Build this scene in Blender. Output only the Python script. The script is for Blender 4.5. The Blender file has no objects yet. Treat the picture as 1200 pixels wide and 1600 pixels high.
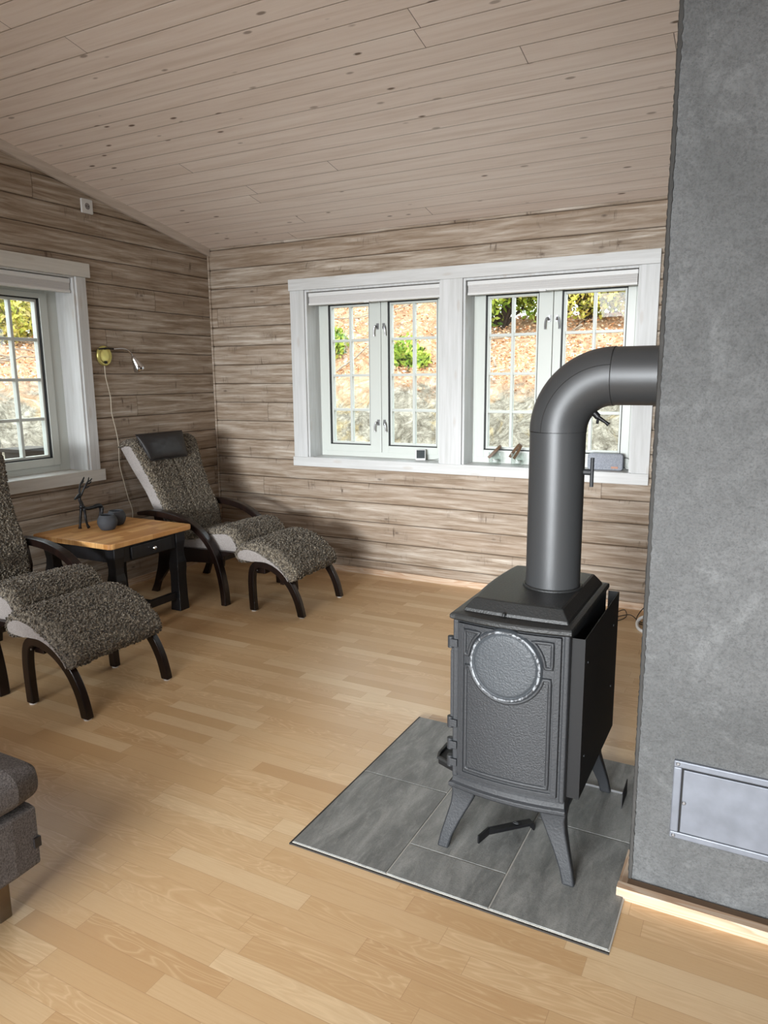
import bpy, bmesh, math, random
from math import sin, cos, pi, radians, sqrt
from mathutils import Vector, Matrix, noise
random.seed(7)
SC = bpy.context.scene
COL = SC.collection

# ------------------------------------------------------------------ camera
H = 1.38
PITCH, ROLL, YAW = 0.183106, -0.0089741, 0.485579
def cam_axes():
    f = Vector((-sin(YAW)*cos(PITCH), cos(YAW)*cos(PITCH), -sin(PITCH)))
    rt = Vector((cos(YAW), sin(YAW), 0)); up = rt.cross(f)
    return rt*cos(ROLL)+up*sin(ROLL), -rt*sin(ROLL)+up*cos(ROLL), f
_r, _u, _f = cam_axes()
cd = bpy.data.cameras.new('camera'); cam = bpy.data.objects.new('camera', cd); COL.objects.link(cam)
cam.matrix_world = Matrix(((_r.x, _u.x, -_f.x, 0), (_r.y, _u.y, -_f.y, 0), (_r.z, _u.z, -_f.z, H), (0, 0, 0, 1)))
cd.sensor_fit = 'VERTICAL'; cd.sensor_height = 24; cd.lens = 1131.54*24/1600; cd.clip_start = 0.05; cd.clip_end = 200
SC.camera = cam

# ------------------------------------------------------------------ world, lights, exposure
W = bpy.data.worlds.new('sky'); SC.world = W; W.use_nodes = True
wn = W.node_tree.nodes; wn.clear()
wo = wn.new('ShaderNodeOutputWorld'); wb = wn.new('ShaderNodeBackground')
wb.inputs[0].default_value = (0.86, 0.93, 1.0, 1); wb.inputs[1].default_value = 4.0
W.node_tree.links.new(wb.outputs[0], wo.inputs[0])

def area(name, loc, target, sx, sy, power, col=(1, 1, 1), spread=180):
    l = bpy.data.lights.new(name, 'AREA'); l.shape = 'RECTANGLE'; l.size = sx; l.size_y = sy
    l.energy = power; l.color = col; l.spread = radians(spread)
    o = bpy.data.objects.new(name, l); COL.objects.link(o); o.location = loc
    o.rotation_euler = (Vector(target)-Vector(loc)).to_track_quat('-Z', 'Y').to_euler()
    return o
# daylight from windows behind and beside the camera, plus an added overhead fill
area('daylight_rear_window', (-1.1, -5.92, 1.25), (-1.7, 4.4, -0.25), 3.6, 1.1, 100, (0.93, 0.97, 1.0), 44)
area('added_overhead_fill', (-1.1, -1.5, 2.65), (-1.8, 2.9, 0.0), 2.4, 1.0, 20, (0.97, 0.98, 1.0), 90)  # fill lamp added under the closed ceiling; there is no roof window
area('daylight_right_window', (2.9, -0.4, 1.4), (-1.6, 2.4, -0.4), 1.8, 1.2, 12, (0.95, 0.98, 1.0), 130)

vs = SC.view_settings
vs.view_transform = 'Standard'; vs.look = 'None'; vs.exposure = 0.5; vs.gamma = 1.0; vs.use_curve_mapping = False
SC.cycles.max_bounces = 8; SC.cycles.diffuse_bounces = 5; SC.cycles.transparent_max_bounces = 16
SC.cycles.sample_clamp_indirect = 6.0
SC.cycles.use_denoising = True

# ------------------------------------------------------------------ node helpers
def srgb(r, g, b):
    f = lambda c: ((c/255.0+0.055)/1.055)**2.4 if c > 10 else c/255.0/12.92
    return (f(r), f(g), f(b), 1)

class NT:
    def __init__(s, name, rough=0.5, metal=0.0, spec=0.5):
        s.m = bpy.data.materials.new(name); s.m.use_nodes = True
        s.t = s.m.node_tree; s.t.nodes.clear()
        s.out = s.t.nodes.new('ShaderNodeOutputMaterial')
        s.b = s.t.nodes.new('ShaderNodeBsdfPrincipled')
        s.b.inputs['Roughness'].default_value = rough; s.b.inputs['Metallic'].default_value = metal
        s.b.inputs['Specular IOR Level'].default_value = spec
        s.t.links.new(s.b.outputs[0], s.out.inputs[0])
    def put(s, sock, v):
        if hasattr(v, 'is_output') or isinstance(v, bpy.types.NodeSocket): s.t.links.new(v, sock)
        elif isinstance(v, (tuple, list)) and len(v) == 3 and sock.type == 'RGBA': sock.default_value = (*v, 1)
        else: sock.default_value = v
    def node(s, kind, ins=None, **kw):
        n = s.t.nodes.new(kind)
        for k, v in kw.items(): setattr(n, k, v)
        for k, v in (ins or {}).items(): s.put(n.inputs[k], v)
        return n
    def math(s, op, a, b=0.0, c=None):
        d = {0: a, 1: b}
        if c is not None: d[2] = c
        return s.node('ShaderNodeMath', d, operation=op).outputs[0]
    def coord(s, kind='Object'):
        return s.node('ShaderNodeTexCoord').outputs[kind]
    def sep(s, v):
        n = s.node('ShaderNodeSeparateXYZ', {0: v}); return n.outputs[0], n.outputs[1], n.outputs[2]
    def comb(s, x, y, z): return s.node('ShaderNodeCombineXYZ', {0: x, 1: y, 2: z}).outputs[0]
    def noise(s, v, scale=5, detail=3, rough=0.5, dist=0.0, col=False):
        n = s.node('ShaderNodeTexNoise', {'Vector': v, 'Scale': scale, 'Detail': detail, 'Roughness': rough, 'Distortion': dist})
        return n.outputs['Color' if col else 'Fac']
    def voro(s, v, scale=5, feature='F1', out='Distance', rand=1.0):
        n = s.node('ShaderNodeTexVoronoi', {'Vector': v, 'Scale': scale, 'Randomness': rand}, feature=feature)
        return n.outputs[out]
    def white(s, v):
        n = s.node('ShaderNodeTexWhiteNoise', {'Vector': v}, noise_dimensions='3D'); return n.outputs['Value']
    def ramp(s, f, stops, interp='LINEAR'):
        n = s.node('ShaderNodeValToRGB', {0: f}); r = n.color_ramp; r.interpolation = interp
        while len(r.elements) < len(stops): r.elements.new(0.5)
        for e, (p, c) in zip(r.elements, stops):
            e.position = p; e.color = c if isinstance(c, tuple) else (c, c, c, 1)
        return n.outputs[0]
    def mix(s, f, a, b, mode='MIX'):
        n = s.node('ShaderNodeMix', data_type='RGBA', blend_type=mode)
        s.put(n.inputs[0], f); s.put(n.inputs[6], a); s.put(n.inputs[7], b); return n.outputs[2]
    def bump(s, h, strength=0.3, dist=0.01, normal=None):
        d = {'Height': h, 'Strength': strength, 'Distance': dist}
        if normal is not None: d['Normal'] = normal
        n = s.node('ShaderNodeBump', d); s.t.links.new(n.outputs[0], s.b.inputs['Normal']); return n.outputs[0]
    def color(s, c): s.put(s.b.inputs['Base Color'], c)

def flat(name, col, rough=0.5, metal=0.0, bump=0.0, bscale=300, var=0.0, spec=0.5):
    n = NT(name, rough, metal, spec); co = n.coord()
    if var:
        f = n.noise(co, 18, 3)
        n.color(n.mix(n.ramp(f, [(0.3, 0.0), (0.7, 1.0)]), tuple(c*(1-var) for c in col[:3])+(1,), tuple(min(1, c*(1+var)) for c in col[:3])+(1,)))
    else: n.color(col)
    if bump: n.bump(n.noise(co, bscale, 2), bump, 0.002)
    return n.m

# ---- materials
def log_wall(name, axis, z0, pitch):
    n = NT(name, 0.62, 0, 0.3); x, y, z = n.sep(n.coord())
    u = x if axis == 'x' else y
    k = n.math('FLOOR', n.math('DIVIDE', n.math('SUBTRACT', z, z0), pitch))
    r = n.white(n.comb(k, 3.1, 0.7)); r2 = n.white(n.comb(k, 9.3, 4.7))
    L = 5.2
    seg = n.math('DIVIDE', n.math('ADD', u, n.math('MULTIPLY', r, 7.3)), L)
    sc = n.math('FLOOR', seg); rs = n.white(n.comb(k, sc, 1.9))
    ux = n.math('ADD', u, n.math('MULTIPLY', rs, 31.0))
    g = n.noise(n.comb(n.math('MULTIPLY', ux, 1.6), n.math('MULTIPLY', z, 26), n.math('MULTIPLY', rs, 17)), 1.6, 6, 0.65, 0.4)
    g2 = n.noise(n.comb(n.math('MULTIPLY', ux, 5), n.math('MULTIPLY', z, 110), 0.0), 1.5, 4, 0.6)
    col = n.ramp(g, [(0.25, srgb(98, 83, 66)), (0.42, srgb(138, 122, 104)), (0.56, srgb(171, 159, 144)), (0.75, srgb(212, 204, 193))])
    col = n.mix(n.math('MULTIPLY', g2, 0.35), col, srgb(120, 102, 88), 'MIX')
    col = n.mix(n.math('MULTIPLY', rs, 0.30), col, srgb(140, 118, 98))
    # knots with fine vertical cracks
    kv = n.comb(n.math('MULTIPLY', ux, 4.2), n.math('MULTIPLY', z, 9.5), n.math('MULTIPLY', k, 2.3))
    kd = n.voro(kv, 1.0)
    kn = n.ramp(kd, [(0.03, 1.0), (0.10, 0.0)])
    ck = n.noise(n.comb(n.math('MULTIPLY', ux, 42), n.math('MULTIPLY', z, 7), 1.0), 1.0, 3, 0.6, 0.8)
    near = n.ramp(kd, [(0.14, 1.0), (0.46, 0.0)])
    ckm = n.math('MULTIPLY', n.ramp(ck, [(0.58, 0.0), (0.68, 1.0)]), near)
    dark = n.math('MAXIMUM', n.math('MULTIPLY', kn, 0.55), n.math('MULTIPLY', ckm, 0.72))
    halo = n.math('MULTIPLY', near, 0.14)
    col = n.mix(n.math('ADD', dark, halo), col, srgb(72, 56, 44))
    fs = n.math('FRACT', seg); sm = n.math('LESS_THAN', fs, 0.0011)
    col = n.mix(n.math('MULTIPLY', sm, 0.5), col, srgb(70, 56, 45))
    # darker tone along the seam groove
    fz = n.math('FRACT', n.math('DIVIDE', n.math('SUBTRACT', z, z0), pitch))
    gr = n.ramp(fz, [(0.0, 1.0), (0.025, 0.0), (0.975, 0.0), (1.0, 1.0)])
    col = n.mix(n.math('MULTIPLY', gr, 0.75), col, srgb(58, 45, 36))
    n.color(col)
    n.bump(n.math('ADD', n.math('MULTIPLY', g, 0.5), n.math('MULTIPLY', dark, -0.8)), 0.35, 0.006)
    return n.m

def ceiling_mat():
    n = NT('whitewashed_ceiling_boards', 0.5, 0, 0.35); x, y, z = n.sep(n.coord())
    P = 0.1115
    yy = n.math('DIVIDE', n.math('ADD', y, 20.02), P); k = n.math('FLOOR', yy)
    r = n.white(n.comb(k, 1.3, 7.7)); seg = n.math('DIVIDE', n.math('ADD', x, n.math('MULTIPLY', r, 9.1)), 3.9); sc = n.math('FLOOR', seg)
    rs = n.white(n.comb(k, sc, 5.5)); ux = n.math('ADD', x, n.math('MULTIPLY', rs, 29))
    g = n.noise(n.comb(n.math('MULTIPLY', ux, 1.2), n.math('MULTIPLY', y, 24), n.math('MULTIPLY', rs, 13)), 1.4, 5, 0.6, 0.5)
    col = n.ramp(g, [(0.3, srgb(222, 207, 196)), (0.5, srgb(234, 221, 212)), (0.75, srgb(242, 232, 224))])
    col = n.mix(n.math('MULTIPLY', rs, 0.15), col, srgb(206, 190, 176))
    kd = n.voro(n.comb(n.math('MULTIPLY', ux, 4.6), n.math('MULTIPLY', y, 12), k), 1.0)
    kr = n.white(n.comb(n.math('FLOOR', n.math('MULTIPLY', ux, 3)), k, 2.0))
    kn = n.math('MULTIPLY', n.ramp(kd, [(0.07, 1.0), (0.12, 0.0)]), n.math('ADD', 0.4, n.math('MULTIPLY', kr, 0.6)))
    col = n.mix(kn, col, srgb(104, 84, 68))
    fy = n.math('FRACT', yy)
    gr = n.ramp(fy, [(0.0, 1.0), (0.03, 0.0), (0.97, 0.0), (1.0, 1.0)])
    gs = n.white(n.comb(k, 8.8, 3.3))
    col = n.mix(n.math('MULTIPLY', gr, n.math('ADD', 0.45, n.math('MULTIPLY', gs, 0.45))), col, srgb(104, 88, 74))
    sm = n.math('LESS_THAN', n.math('FRACT', seg), 0.0009)
    col = n.mix(n.math('MULTIPLY', sm, 0.8), col, srgb(84, 70, 58))
    n.color(col)
    h = n.math('SUBTRACT', n.math('MULTIPLY', g, 0.12), gr)
    n.bump(h, 0.5, 0.004)
    return n.m

def parquet():
    n = NT('beech_parquet', 0.36, 0, 0.35); x, y, z = n.sep(n.coord())
    w, L = 0.063, 0.46
    yy = n.math('DIVIDE', n.math('ADD', y, 10.02), w); k = n.math('FLOOR', yy)
    r = n.white(n.comb(k, 2.2, 6.1)); seg = n.math('DIVIDE', n.math('ADD', x, n.math('MULTIPLY', r, 5.7)), L); sc = n.math('FLOOR', seg)
    rs = n.white(n.comb(k, sc, 3.7)); rt = n.white(n.comb(sc, k, 11.9))
    ux = n.math('ADD', x, n.math('MULTIPLY', rs, 23)); uy = n.math('ADD', y, n.math('MULTIPLY', rt, 11))
    base = n.ramp(rs, [(0.0, srgb(187, 152, 110)), (0.3, srgb(195, 162, 120)), (0.55, srgb(199, 167, 126)), (0.8, srgb(203, 173, 133)), (1.0, srgb(213, 187, 149))])
    fine = n.noise(n.comb(n.math('MULTIPLY', ux, 9), n.math('MULTIPLY', uy, 220), 0.0), 1.0, 3, 0.6)
    base = n.mix(n.math('MULTIPLY', n.ramp(fine, [(0.3, 1.0), (0.6, 0.0)]), 0.26), base, srgb(180, 141, 99))
    # cathedral grain
    ld = n.noise(n.comb(n.math('MULTIPLY', ux, 2.2), n.math('MULTIPLY', uy, 14), rt), 1.0, 2, 0.45, 0.6)
    rg = n.math('FRACT', n.math('MULTIPLY', ld, 15))
    ring = n.ramp(rg, [(0.0, 1.0), (0.18, 0.15), (0.8, 0.0), (1.0, 1.0)])
    gate = n.ramp(rt, [(0.45, 0.0), (0.75, 1.0)])
    base = n.mix(n.math('MULTIPLY', n.math('MULTIPLY', ring, gate), 0.28), base, srgb(236, 208, 168))
    rg2 = n.ramp(rg, [(0.3, 0.0), (0.5, 1.0), (0.7, 0.0)])
    base = n.mix(n.math('MULTIPLY', n.math('MULTIPLY', rg2, gate), 0.16), base, srgb(178, 134, 92))
    fy = n.math('FRACT', yy); fx = n.math('FRACT', seg)
    s1 = n.ramp(fy, [(0.0, 1.0), (0.022, 0.0), (0.978, 0.0), (1.0, 1.0)])
    s2 = n.math('LESS_THAN', fx, 0.003)
    sm = n.math('MAXIMUM', n.math('MULTIPLY', s1, 0.42), n.math('MULTIPLY', s2, 0.5))
    n.color(n.mix(sm, base, srgb(150, 112, 76)))
    n.put(n.b.inputs['Roughness'], n.math('ADD', 0.27, n.math('MULTIPLY', fine, 0.12)))
    n.bump(n.math('SUBTRACT', n.math('MULTIPLY', fine, 0.15), sm), 0.12, 0.002)
    return n.m

def plaster():
    n = NT('grey_cement_plaster', 0.85, 0, 0.25); co = n.coord()
    a = n.noise(co, 1.6, 4, 0.6, 0.6); b = n.noise(co, 7, 5, 0.65, 1.0); g = n.noise(co, 170, 3, 0.7)
    col = n.ramp(a, [(0.3, srgb(92, 93, 93)), (0.5, srgb(106, 107, 107)), (0.7, srgb(118, 119, 119))])
    col = n.mix(n.math('MULTIPLY', n.ramp(b, [(0.52, 0.0), (0.68, 1.0)]), 0.30), col, srgb(148, 150, 150))
    col = n.mix(n.math('MULTIPLY', n.ramp(g, [(0.35, 1.0), (0.55, 0.0)]), 0.35), col, srgb(66, 66, 66))
    n.color(col)
    x, y, z = n.sep(co)
    sw = n.noise(n.comb(n.math('MULTIPLY', x, 1.0), y, n.math('MULTIPLY', z, 1.0)), 46, 4, 0.7, 2.2)
    n.bump(n.math('ADD', n.math('MULTIPLY', g, 0.9), sw), 0.9, 0.007)
    return n.m

def tile_mat():
    n = NT('slate_grey_tile', 0.55, 0, 0.4)
    oi = n.node('ShaderNodeObjectInfo').outputs['Random']
    x, y, z = n.sep(n.coord())
    off = n.math('MULTIPLY', oi, 40)
    v = n.comb(n.math('ADD', n.math('MULTIPLY', x, 10), off), n.math('ADD', n.math('MULTIPLY', y, 2.6), off), z)
    a = n.noise(v, 1.3, 6, 0.65, 0.7); b = n.noise(v, 7, 5, 0.7, 0.4)
    col = n.ramp(a, [(0.28, srgb(88, 89, 87)), (0.5, srgb(117, 118, 115)), (0.72, srgb(146, 146, 142))])
    col = n.mix(n.math('MULTIPLY', n.ramp(b, [(0.5, 0.0), (0.75, 1.0)]), 0.35), col, srgb(165, 164, 158))
    sp = n.noise(n.coord(), 260, 2)
    col = n.mix(n.math('MULTIPLY', n.ramp(sp, [(0.35, 1.0), (0.5, 0.0)]), 0.2), col, srgb(60, 60, 60))
    n.color(col); n.bump(n.math('ADD', b, n.math('MULTIPLY', sp, 0.5)), 0.25, 0.003)
    return n.m

def painted_wood(name, c1, c2, axis=0, rough=0.45, knots=True):
    n = NT(name, rough, 0, 0.4); c = list(n.sep(n.coord()))
    sc = [26, 26, 26]; sc[axis] = 1.6
    v = n.comb(*[n.math('MULTIPLY', c[i], sc[i]) for i in range(3)])
    g = n.noise(v, 1.5, 4, 0.6, 0.3)
    col = n.mix(n.ramp(g, [(0.3, 0.0), (0.7, 1.0)]), c1, c2)
    if knots:
        s2 = [14, 14, 14]; s2[axis] = 4
        kd = n.voro(n.comb(*[n.math('MULTIPLY', c[i], s2[i]) for i in range(3)]), 1.0)
        col = n.mix(n.math('MULTIPLY', n.ramp(kd, [(0.10, 1.0), (0.19, 0.0)]), 0.35), col, srgb(170, 158, 146))
    n.color(col); n.bump(g, 0.1, 0.002)
    return n.m

def fleece():
    n = NT('curly_sheepskin', 0.95, 0, 0.12); co = n.coord()
    wob = n.noise(co, 60, 3, 0.6, 0.0, True)
    v = n.node('ShaderNodeVectorMath', {0: co, 1: n.node('ShaderNodeVectorMath', {0: wob, 'Scale': 0.02}, operation='SCALE').outputs[0]}, operation='ADD').outputs[0]
    a = n.voro(v, 105, 'SMOOTH_F1'); b = n.noise(v, 210, 4, 0.75, 1.5); c = n.noise(co, 11, 3)
    m = n.math('ADD', n.math('MULTIPLY', n.math('SUBTRACT', 1.0, a), 0.5), n.math('MULTIPLY', b, 0.7))
    col = n.ramp(m, [(0.44, srgb(30, 25, 20)), (0.57, srgb(80, 71, 58)), (0.70, srgb(132, 121, 103)), (0.86, srgb(206, 195, 174))])
    col = n.mix(n.math('MULTIPLY', c, 0.3), col, srgb(104, 95, 82))
    n.color(col); n.bump(m, 0.9, 0.008)
    n.b.inputs['Sheen Weight'].default_value = 0.25
    return n.m

def fabric(name, c1, c2, s=900, rough=0.9, st=0.4):
    n = NT(name, rough, 0, 0.2); co = n.coord(); x, y, z = n.sep(co)
    a = n.noise(n.comb(n.math('MULTIPLY', x, st), n.math('MULTIPLY', y, st), z), s*0.5, 2, 0.6); b = n.noise(n.comb(x, y, n.math('MULTIPLY', z, st)), s*0.5, 2, 0.6)
    m = n.math('MULTIPLY', n.math('ADD', a, b), 0.5)
    n.color(n.mix(n.ramp(m, [(0.38, 0.0), (0.62, 1.0)]), c1, c2)); n.bump(m, 0.5, 0.0015)
    return n.m

def cast_iron(name, c=srgb(37, 39, 42), rough=0.55, b=0.35, sc=150):
    n = NT(name, rough, 0.0, 0.5); co = n.coord()
    a = n.noise(co, sc, 3, 0.6); w = n.noise(co, 9, 3)
    n.color(n.mix(w, tuple(v*0.85 for v in c[:3])+(1,), tuple(v*1.15 for v in c[:3])+(1,)))
    n.bump(a, b, 0.003); return n.m

def butcher():
    n = NT('oak_butcher_block', 0.4, 0, 0.4); x, y, z = n.sep(n.coord())
    xx = n.math('DIVIDE', n.math('ADD', x, 10), 0.046); k = n.math('FLOOR', xx)
    r = n.white(n.comb(k, 1.0, 2.0)); seg = n.math('DIVIDE', n.math('ADD', y, n.math('MULTIPLY', r, 3.3)), 0.27); sc = n.math('FLOOR', seg)
    rs = n.white(n.comb(k, sc, 3.0))
    g = n.noise(n.comb(n.math('MULTIPLY', x, 90), n.math('ADD', n.math('MULTIPLY', y, 5), n.math('MULTIPLY', rs, 20)), z), 1.2, 4, 0.6, 0.4)
    col = n.ramp(rs, [(0, srgb(176, 124, 70)), (0.5, srgb(198, 148, 90)), (1, srgb(214, 168, 110))])
    col = n.mix(n.math('MULTIPLY', n.ramp(g, [(0.35, 1.0), (0.6, 0.0)]), 0.45), col, srgb(150, 98, 50))
    n.color(col); n.bump(g, 0.06, 0.002); return n.m

def pine(name, axis=0):
    n = NT(name, 0.5, 0, 0.35); c = list(n.sep(n.coord()))
    sc = [30, 30, 30]; sc[axis] = 2.2
    g = n.noise(n.comb(*[n.math('MULTIPLY', c[i], sc[i]) for i in range(3)]), 0.8, 2, 0.5, 0.5)
    rg = n.math('FRACT', n.math('MULTIPLY', g, 7))
    n.color(n.mix(n.ramp(rg, [(0.0, 0.0), (0.8, 1.0), (1.0, 0.0)]), srgb(198, 178, 156), srgb(178, 146, 118))); return n.m

def glass_mat():
    m = bpy.data.materials.new('window_glass'); m.use_nodes = True; t = m.node_tree; t.nodes.clear()
    o = t.nodes.new('ShaderNodeOutputMaterial'); mx = t.nodes.new('ShaderNodeMixShader')
    tr = t.nodes.new('ShaderNodeBsdfTransparent'); gl = t.nodes.new('ShaderNodeBsdfGlossy'); gl.inputs['Roughness'].default_value = 0.0
    tr.inputs[0].default_value = (0.95, 0.97, 0.96, 1)
    lw = t.nodes.new('ShaderNodeLayerWeight'); lw.inputs[0].default_value = 0.5
    pw = t.nodes.new('ShaderNodeMath'); pw.operation = 'POWER'; pw.inputs[1].default_value = 4.0; t.links.new(lw.outputs['Facing'], pw.inputs[0])
    fr = t.nodes.new('ShaderNodeMath'); fr.operation = 'MULTIPLY_ADD'; fr.inputs[1].default_value = 0.7; fr.inputs[2].default_value = 0.05; t.links.new(pw.outputs[0], fr.inputs[0])
    t.links.new(fr.outputs[0], mx.inputs[0]); t.links.new(tr.outputs[0], mx.inputs[1]); t.links.new(gl.outputs[0], mx.inputs[2]); t.links.new(mx.outputs[0], o.inputs[0])
    return m

M = dict(
    back=log_wall('brown_washed_log_panel_back', 'x', 2.318-0.1387*40, 0.1387),
    left=log_wall('brown_washed_log_panel_left', 'y', 2.262-0.1402*40, 0.1402),
    ceil=ceiling_mat(), floor=parquet(), plaster=plaster(), tile=tile_mat(),
    grout=flat('pale_grout', srgb(178, 174, 166), 0.9, bump=0.2), seal=flat('dark_sealing_strip', srgb(40, 36, 32), 0.7),
    trimx=painted_wood('white_painted_trim_x', srgb(182, 182, 180), srgb(200, 201, 200), 0),
    trimz=painted_wood('white_painted_trim_z', srgb(180, 181, 179), srgb(200, 201, 201), 2),
    trimy=painted_wood('white_painted_trim_y', srgb(184, 181, 174), srgb(200, 198, 192), 1),
    ctrim=painted_wood('washed_ceiling_trim', srgb(184, 172, 160), srgb(204, 194, 184), 1),
    sash=flat('satin_white_sash_paint', srgb(194, 198, 192), 0.35), gasket=flat('black_rubber_gasket', srgb(22, 22, 24), 0.6),
    blind=fabric('white_pleated_blind', srgb(188, 186, 184), srgb(192, 190, 188), 400), glass=glass_mat(),
    chrome=flat('chrome', srgb(200, 200, 202), 0.12, 1.0), steel=flat('brushed_steel', srgb(150, 150, 152), 0.35, 0.9),
    brass=flat('aged_brass', srgb(196, 186, 112), 0.3, 0.6, var=0.15),
    fleece=fleece(), side=fabric('light_grey_wool', srgb(136, 130, 127), srgb(168, 162, 158), 900),
    leather=flat('black_leather', srgb(24, 20, 20), 0.5, bump=0.25, bscale=260),
    darkwood=painted_wood('dark_stained_beech', srgb(17, 11, 9), srgb(34, 21, 17), 2, 0.28, False),
    blackwood=painted_wood('black_painted_wood', srgb(17, 17, 19), srgb(28, 28, 31), 2, 0.4, False),
    butcher=butcher(), white=flat('white_plastic', srgb(206, 206, 204), 0.4), felt=flat('white_felt', srgb(214, 210, 205), 0.9),
    black=flat('black_metal', srgb(20, 20, 22), 0.45, 0.3, bump=0.15), iron=cast_iron('cast_iron'),
    ironrough=cast_iron('hammered_cast_iron', srgb(36, 38, 41), 0.5, 0.55, 210),
    irondark=cast_iron('dark_cast_iron_top', srgb(36, 37, 37), 0.45, 0.4, 190),
    shield=flat('black_sheet_metal', srgb(18, 18, 19), 0.6, 0.0, spec=0.3), pipe=flat('matt_grey_stovepipe', srgb(64, 65, 66), 0.42, 0.3, bump=0.05, bscale=500),
    worn=cast_iron('worn_pale_rim', srgb(126, 130, 134), 0.5, 0.9, 60), medal=cast_iron('worn_medallion', srgb(58, 62, 66), 0.48, 0.7, 170),
    zinc=flat('galvanised_zinc', srgb(112, 116, 124), 0.48, 0.25, var=0.14), pot=flat('slate_stone', srgb(52, 54, 58), 0.75, bump=0.4, bscale=180, var=0.2),
    pine_x=pine('pale_pine_x', 0), pine_y=pine('pale_pine_y', 1),
    sofa=fabric('grey_sofa_weave', srgb(62, 57, 55), srgb(108, 102, 99), 900), sofaleg=flat('smoked_metal_leg', srgb(120, 108, 94), 0.25, 0.8),
    speaker=fabric('blue_grey_speaker_cloth', srgb(118, 122, 130), srgb(166, 170, 178), 1100), strap=flat('brown_leather_strap', srgb(96, 72, 50), 0.55),
    rubber=flat('black_cable', srgb(18, 18, 18), 0.5), screen=flat('dark_display', srgb(60, 66, 68), 0.2), cord=flat('clear_beige_cord', srgb(178, 168, 150), 0.4),
    slot=flat('dark_recess', srgb(26, 25, 24), 0.8), tag=flat('bronze_tag', srgb(164, 106, 72), 0.4),
)
def rockmat():
    n = NT('lichen_rock_and_earth', 0.9, 0, 0.2); co = n.coord(); x, y, z = n.sep(co)
    a = n.noise(co, 1.4, 6, 0.7, 1.2); b = n.noise(co, 6, 6, 0.75, 2.0); cr = n.voro(n.comb(x, n.math('MULTIPLY', y, 1.0), n.math('MULTIPLY', z, 1.6)), 2.2, 'DISTANCE_TO_EDGE')
    fine = n.noise(co, 19, 5, 0.8, 1.5)
    rock = n.ramp(b, [(0.3, srgb(88, 80, 68)), (0.45, srgb(140, 132, 116)), (0.6, srgb(186, 178, 160)), (0.75, srgb(222, 216, 202))])
    rock = n.mix(n.ramp(a, [(0.52, 0.0), (0.66, 0.6)]), rock, srgb(196, 166, 92))
    rock = n.mix(n.math('MULTIPLY', n.ramp(cr, [(0.0, 1.0), (0.03, 0.0)]), 0.22), rock, srgb(78, 70, 60))
    rock = n.mix(n.math('MULTIPLY', n.ramp(fine, [(0.40, 1.0), (0.50, 0.0)]), 0.55), rock, srgb(96, 86, 70))
    earth = n.ramp(b, [(0.3, srgb(150, 114, 86)), (0.5, srgb(198, 158, 124)), (0.7, srgb(228, 206, 180))])
    hz = n.math('ADD', z, n.math('MULTIPLY', n.math('SUBTRACT', a, 0.5), 1.4))
    n.color(n.mix(n.ramp(n.math('SUBTRACT', hz, 1.15), [(0.0, 0.0), (0.25, 1.0)]), rock, earth))
    n.bump(n.math('ADD', b, n.math('MULTIPLY', cr, 0.5)), 0.9, 0.05)
    return n.m
M['rock'] = rockmat()
def leafmat(name, cols):
    n = NT(name, 0.7, 0, 0.2)
    g = n.node('ShaderNodeNewGeometry').outputs['Random Per Island']
    k = len(cols); n.color(n.ramp(g, [((i+0.5)/k, c) for i, c in enumerate(cols)], 'CONSTANT')); return n.m
M['litter'] = leafmat('fallen_leaves', [srgb(214, 164, 120), srgb(196, 136, 94), srgb(234, 204, 168), srgb(226, 184, 146), srgb(150, 112, 84), srgb(246, 236, 220)])
M['green'] = leafmat('bright_green_needles', [srgb(166, 186, 74), srgb(128, 156, 58), srgb(200, 210, 104), srgb(78, 104, 44)])
M['yellow'] = leafmat('yellow_green_foliage', [srgb(206, 198, 92), srgb(170, 176, 70), srgb(222, 206, 132), srgb(96, 92, 44)])
M['bark'] = flat('grey_bark', srgb(150, 138, 122), 0.9)
M['darkbark'] = flat('dark_brown_bark', srgb(60, 50, 42), 0.9)  # dark brown bark for the shrub stems
M['jar'] = NT('clear_jar_glass', 0.02).m
_jb = [x for x in M['jar'].node_tree.nodes if x.type == 'BSDF_PRINCIPLED'][0]; _jb.inputs['Transmission Weight'].default_value = 1.0; _jb.inputs['IOR'].default_value = 1.2

# ------------------------------------------------------------------ mesh helpers
def link(name, bm, mat, parent=None, smooth=False, loc=None, mats=None):
    bmesh.ops.recalc_face_normals(bm, faces=bm.faces)
    me = bpy.data.meshes.new(name); bm.to_mesh(me); bm.free()
    for m in (mats or [mat]): me.materials.append(m)
    if smooth: me.polygons.foreach_set('use_smooth', [True]*len(me.polygons))
    o = bpy.data.objects.new(name, me); COL.objects.link(o)
    if parent is not None: o.parent = parent
    if loc: o.location = loc
    return o
def bevel(o, w=0.003, seg=2, ang=40):
    b = o.modifiers.new('bevel', 'BEVEL'); b.width = w; b.segments = seg; b.limit_method = 'ANGLE'; b.angle_limit = radians(ang)
    return o
def autosmooth(o, ang=40):
    me = o.data
    bm = bmesh.new(); bm.from_mesh(me)
    for f in bm.faces: f.smooth = True
    for e in bm.edges:
        if len(e.link_faces) == 2 and e.calc_face_angle(0) > radians(ang): e.smooth = False
    bm.to_mesh(me); bm.free(); return o
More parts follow.
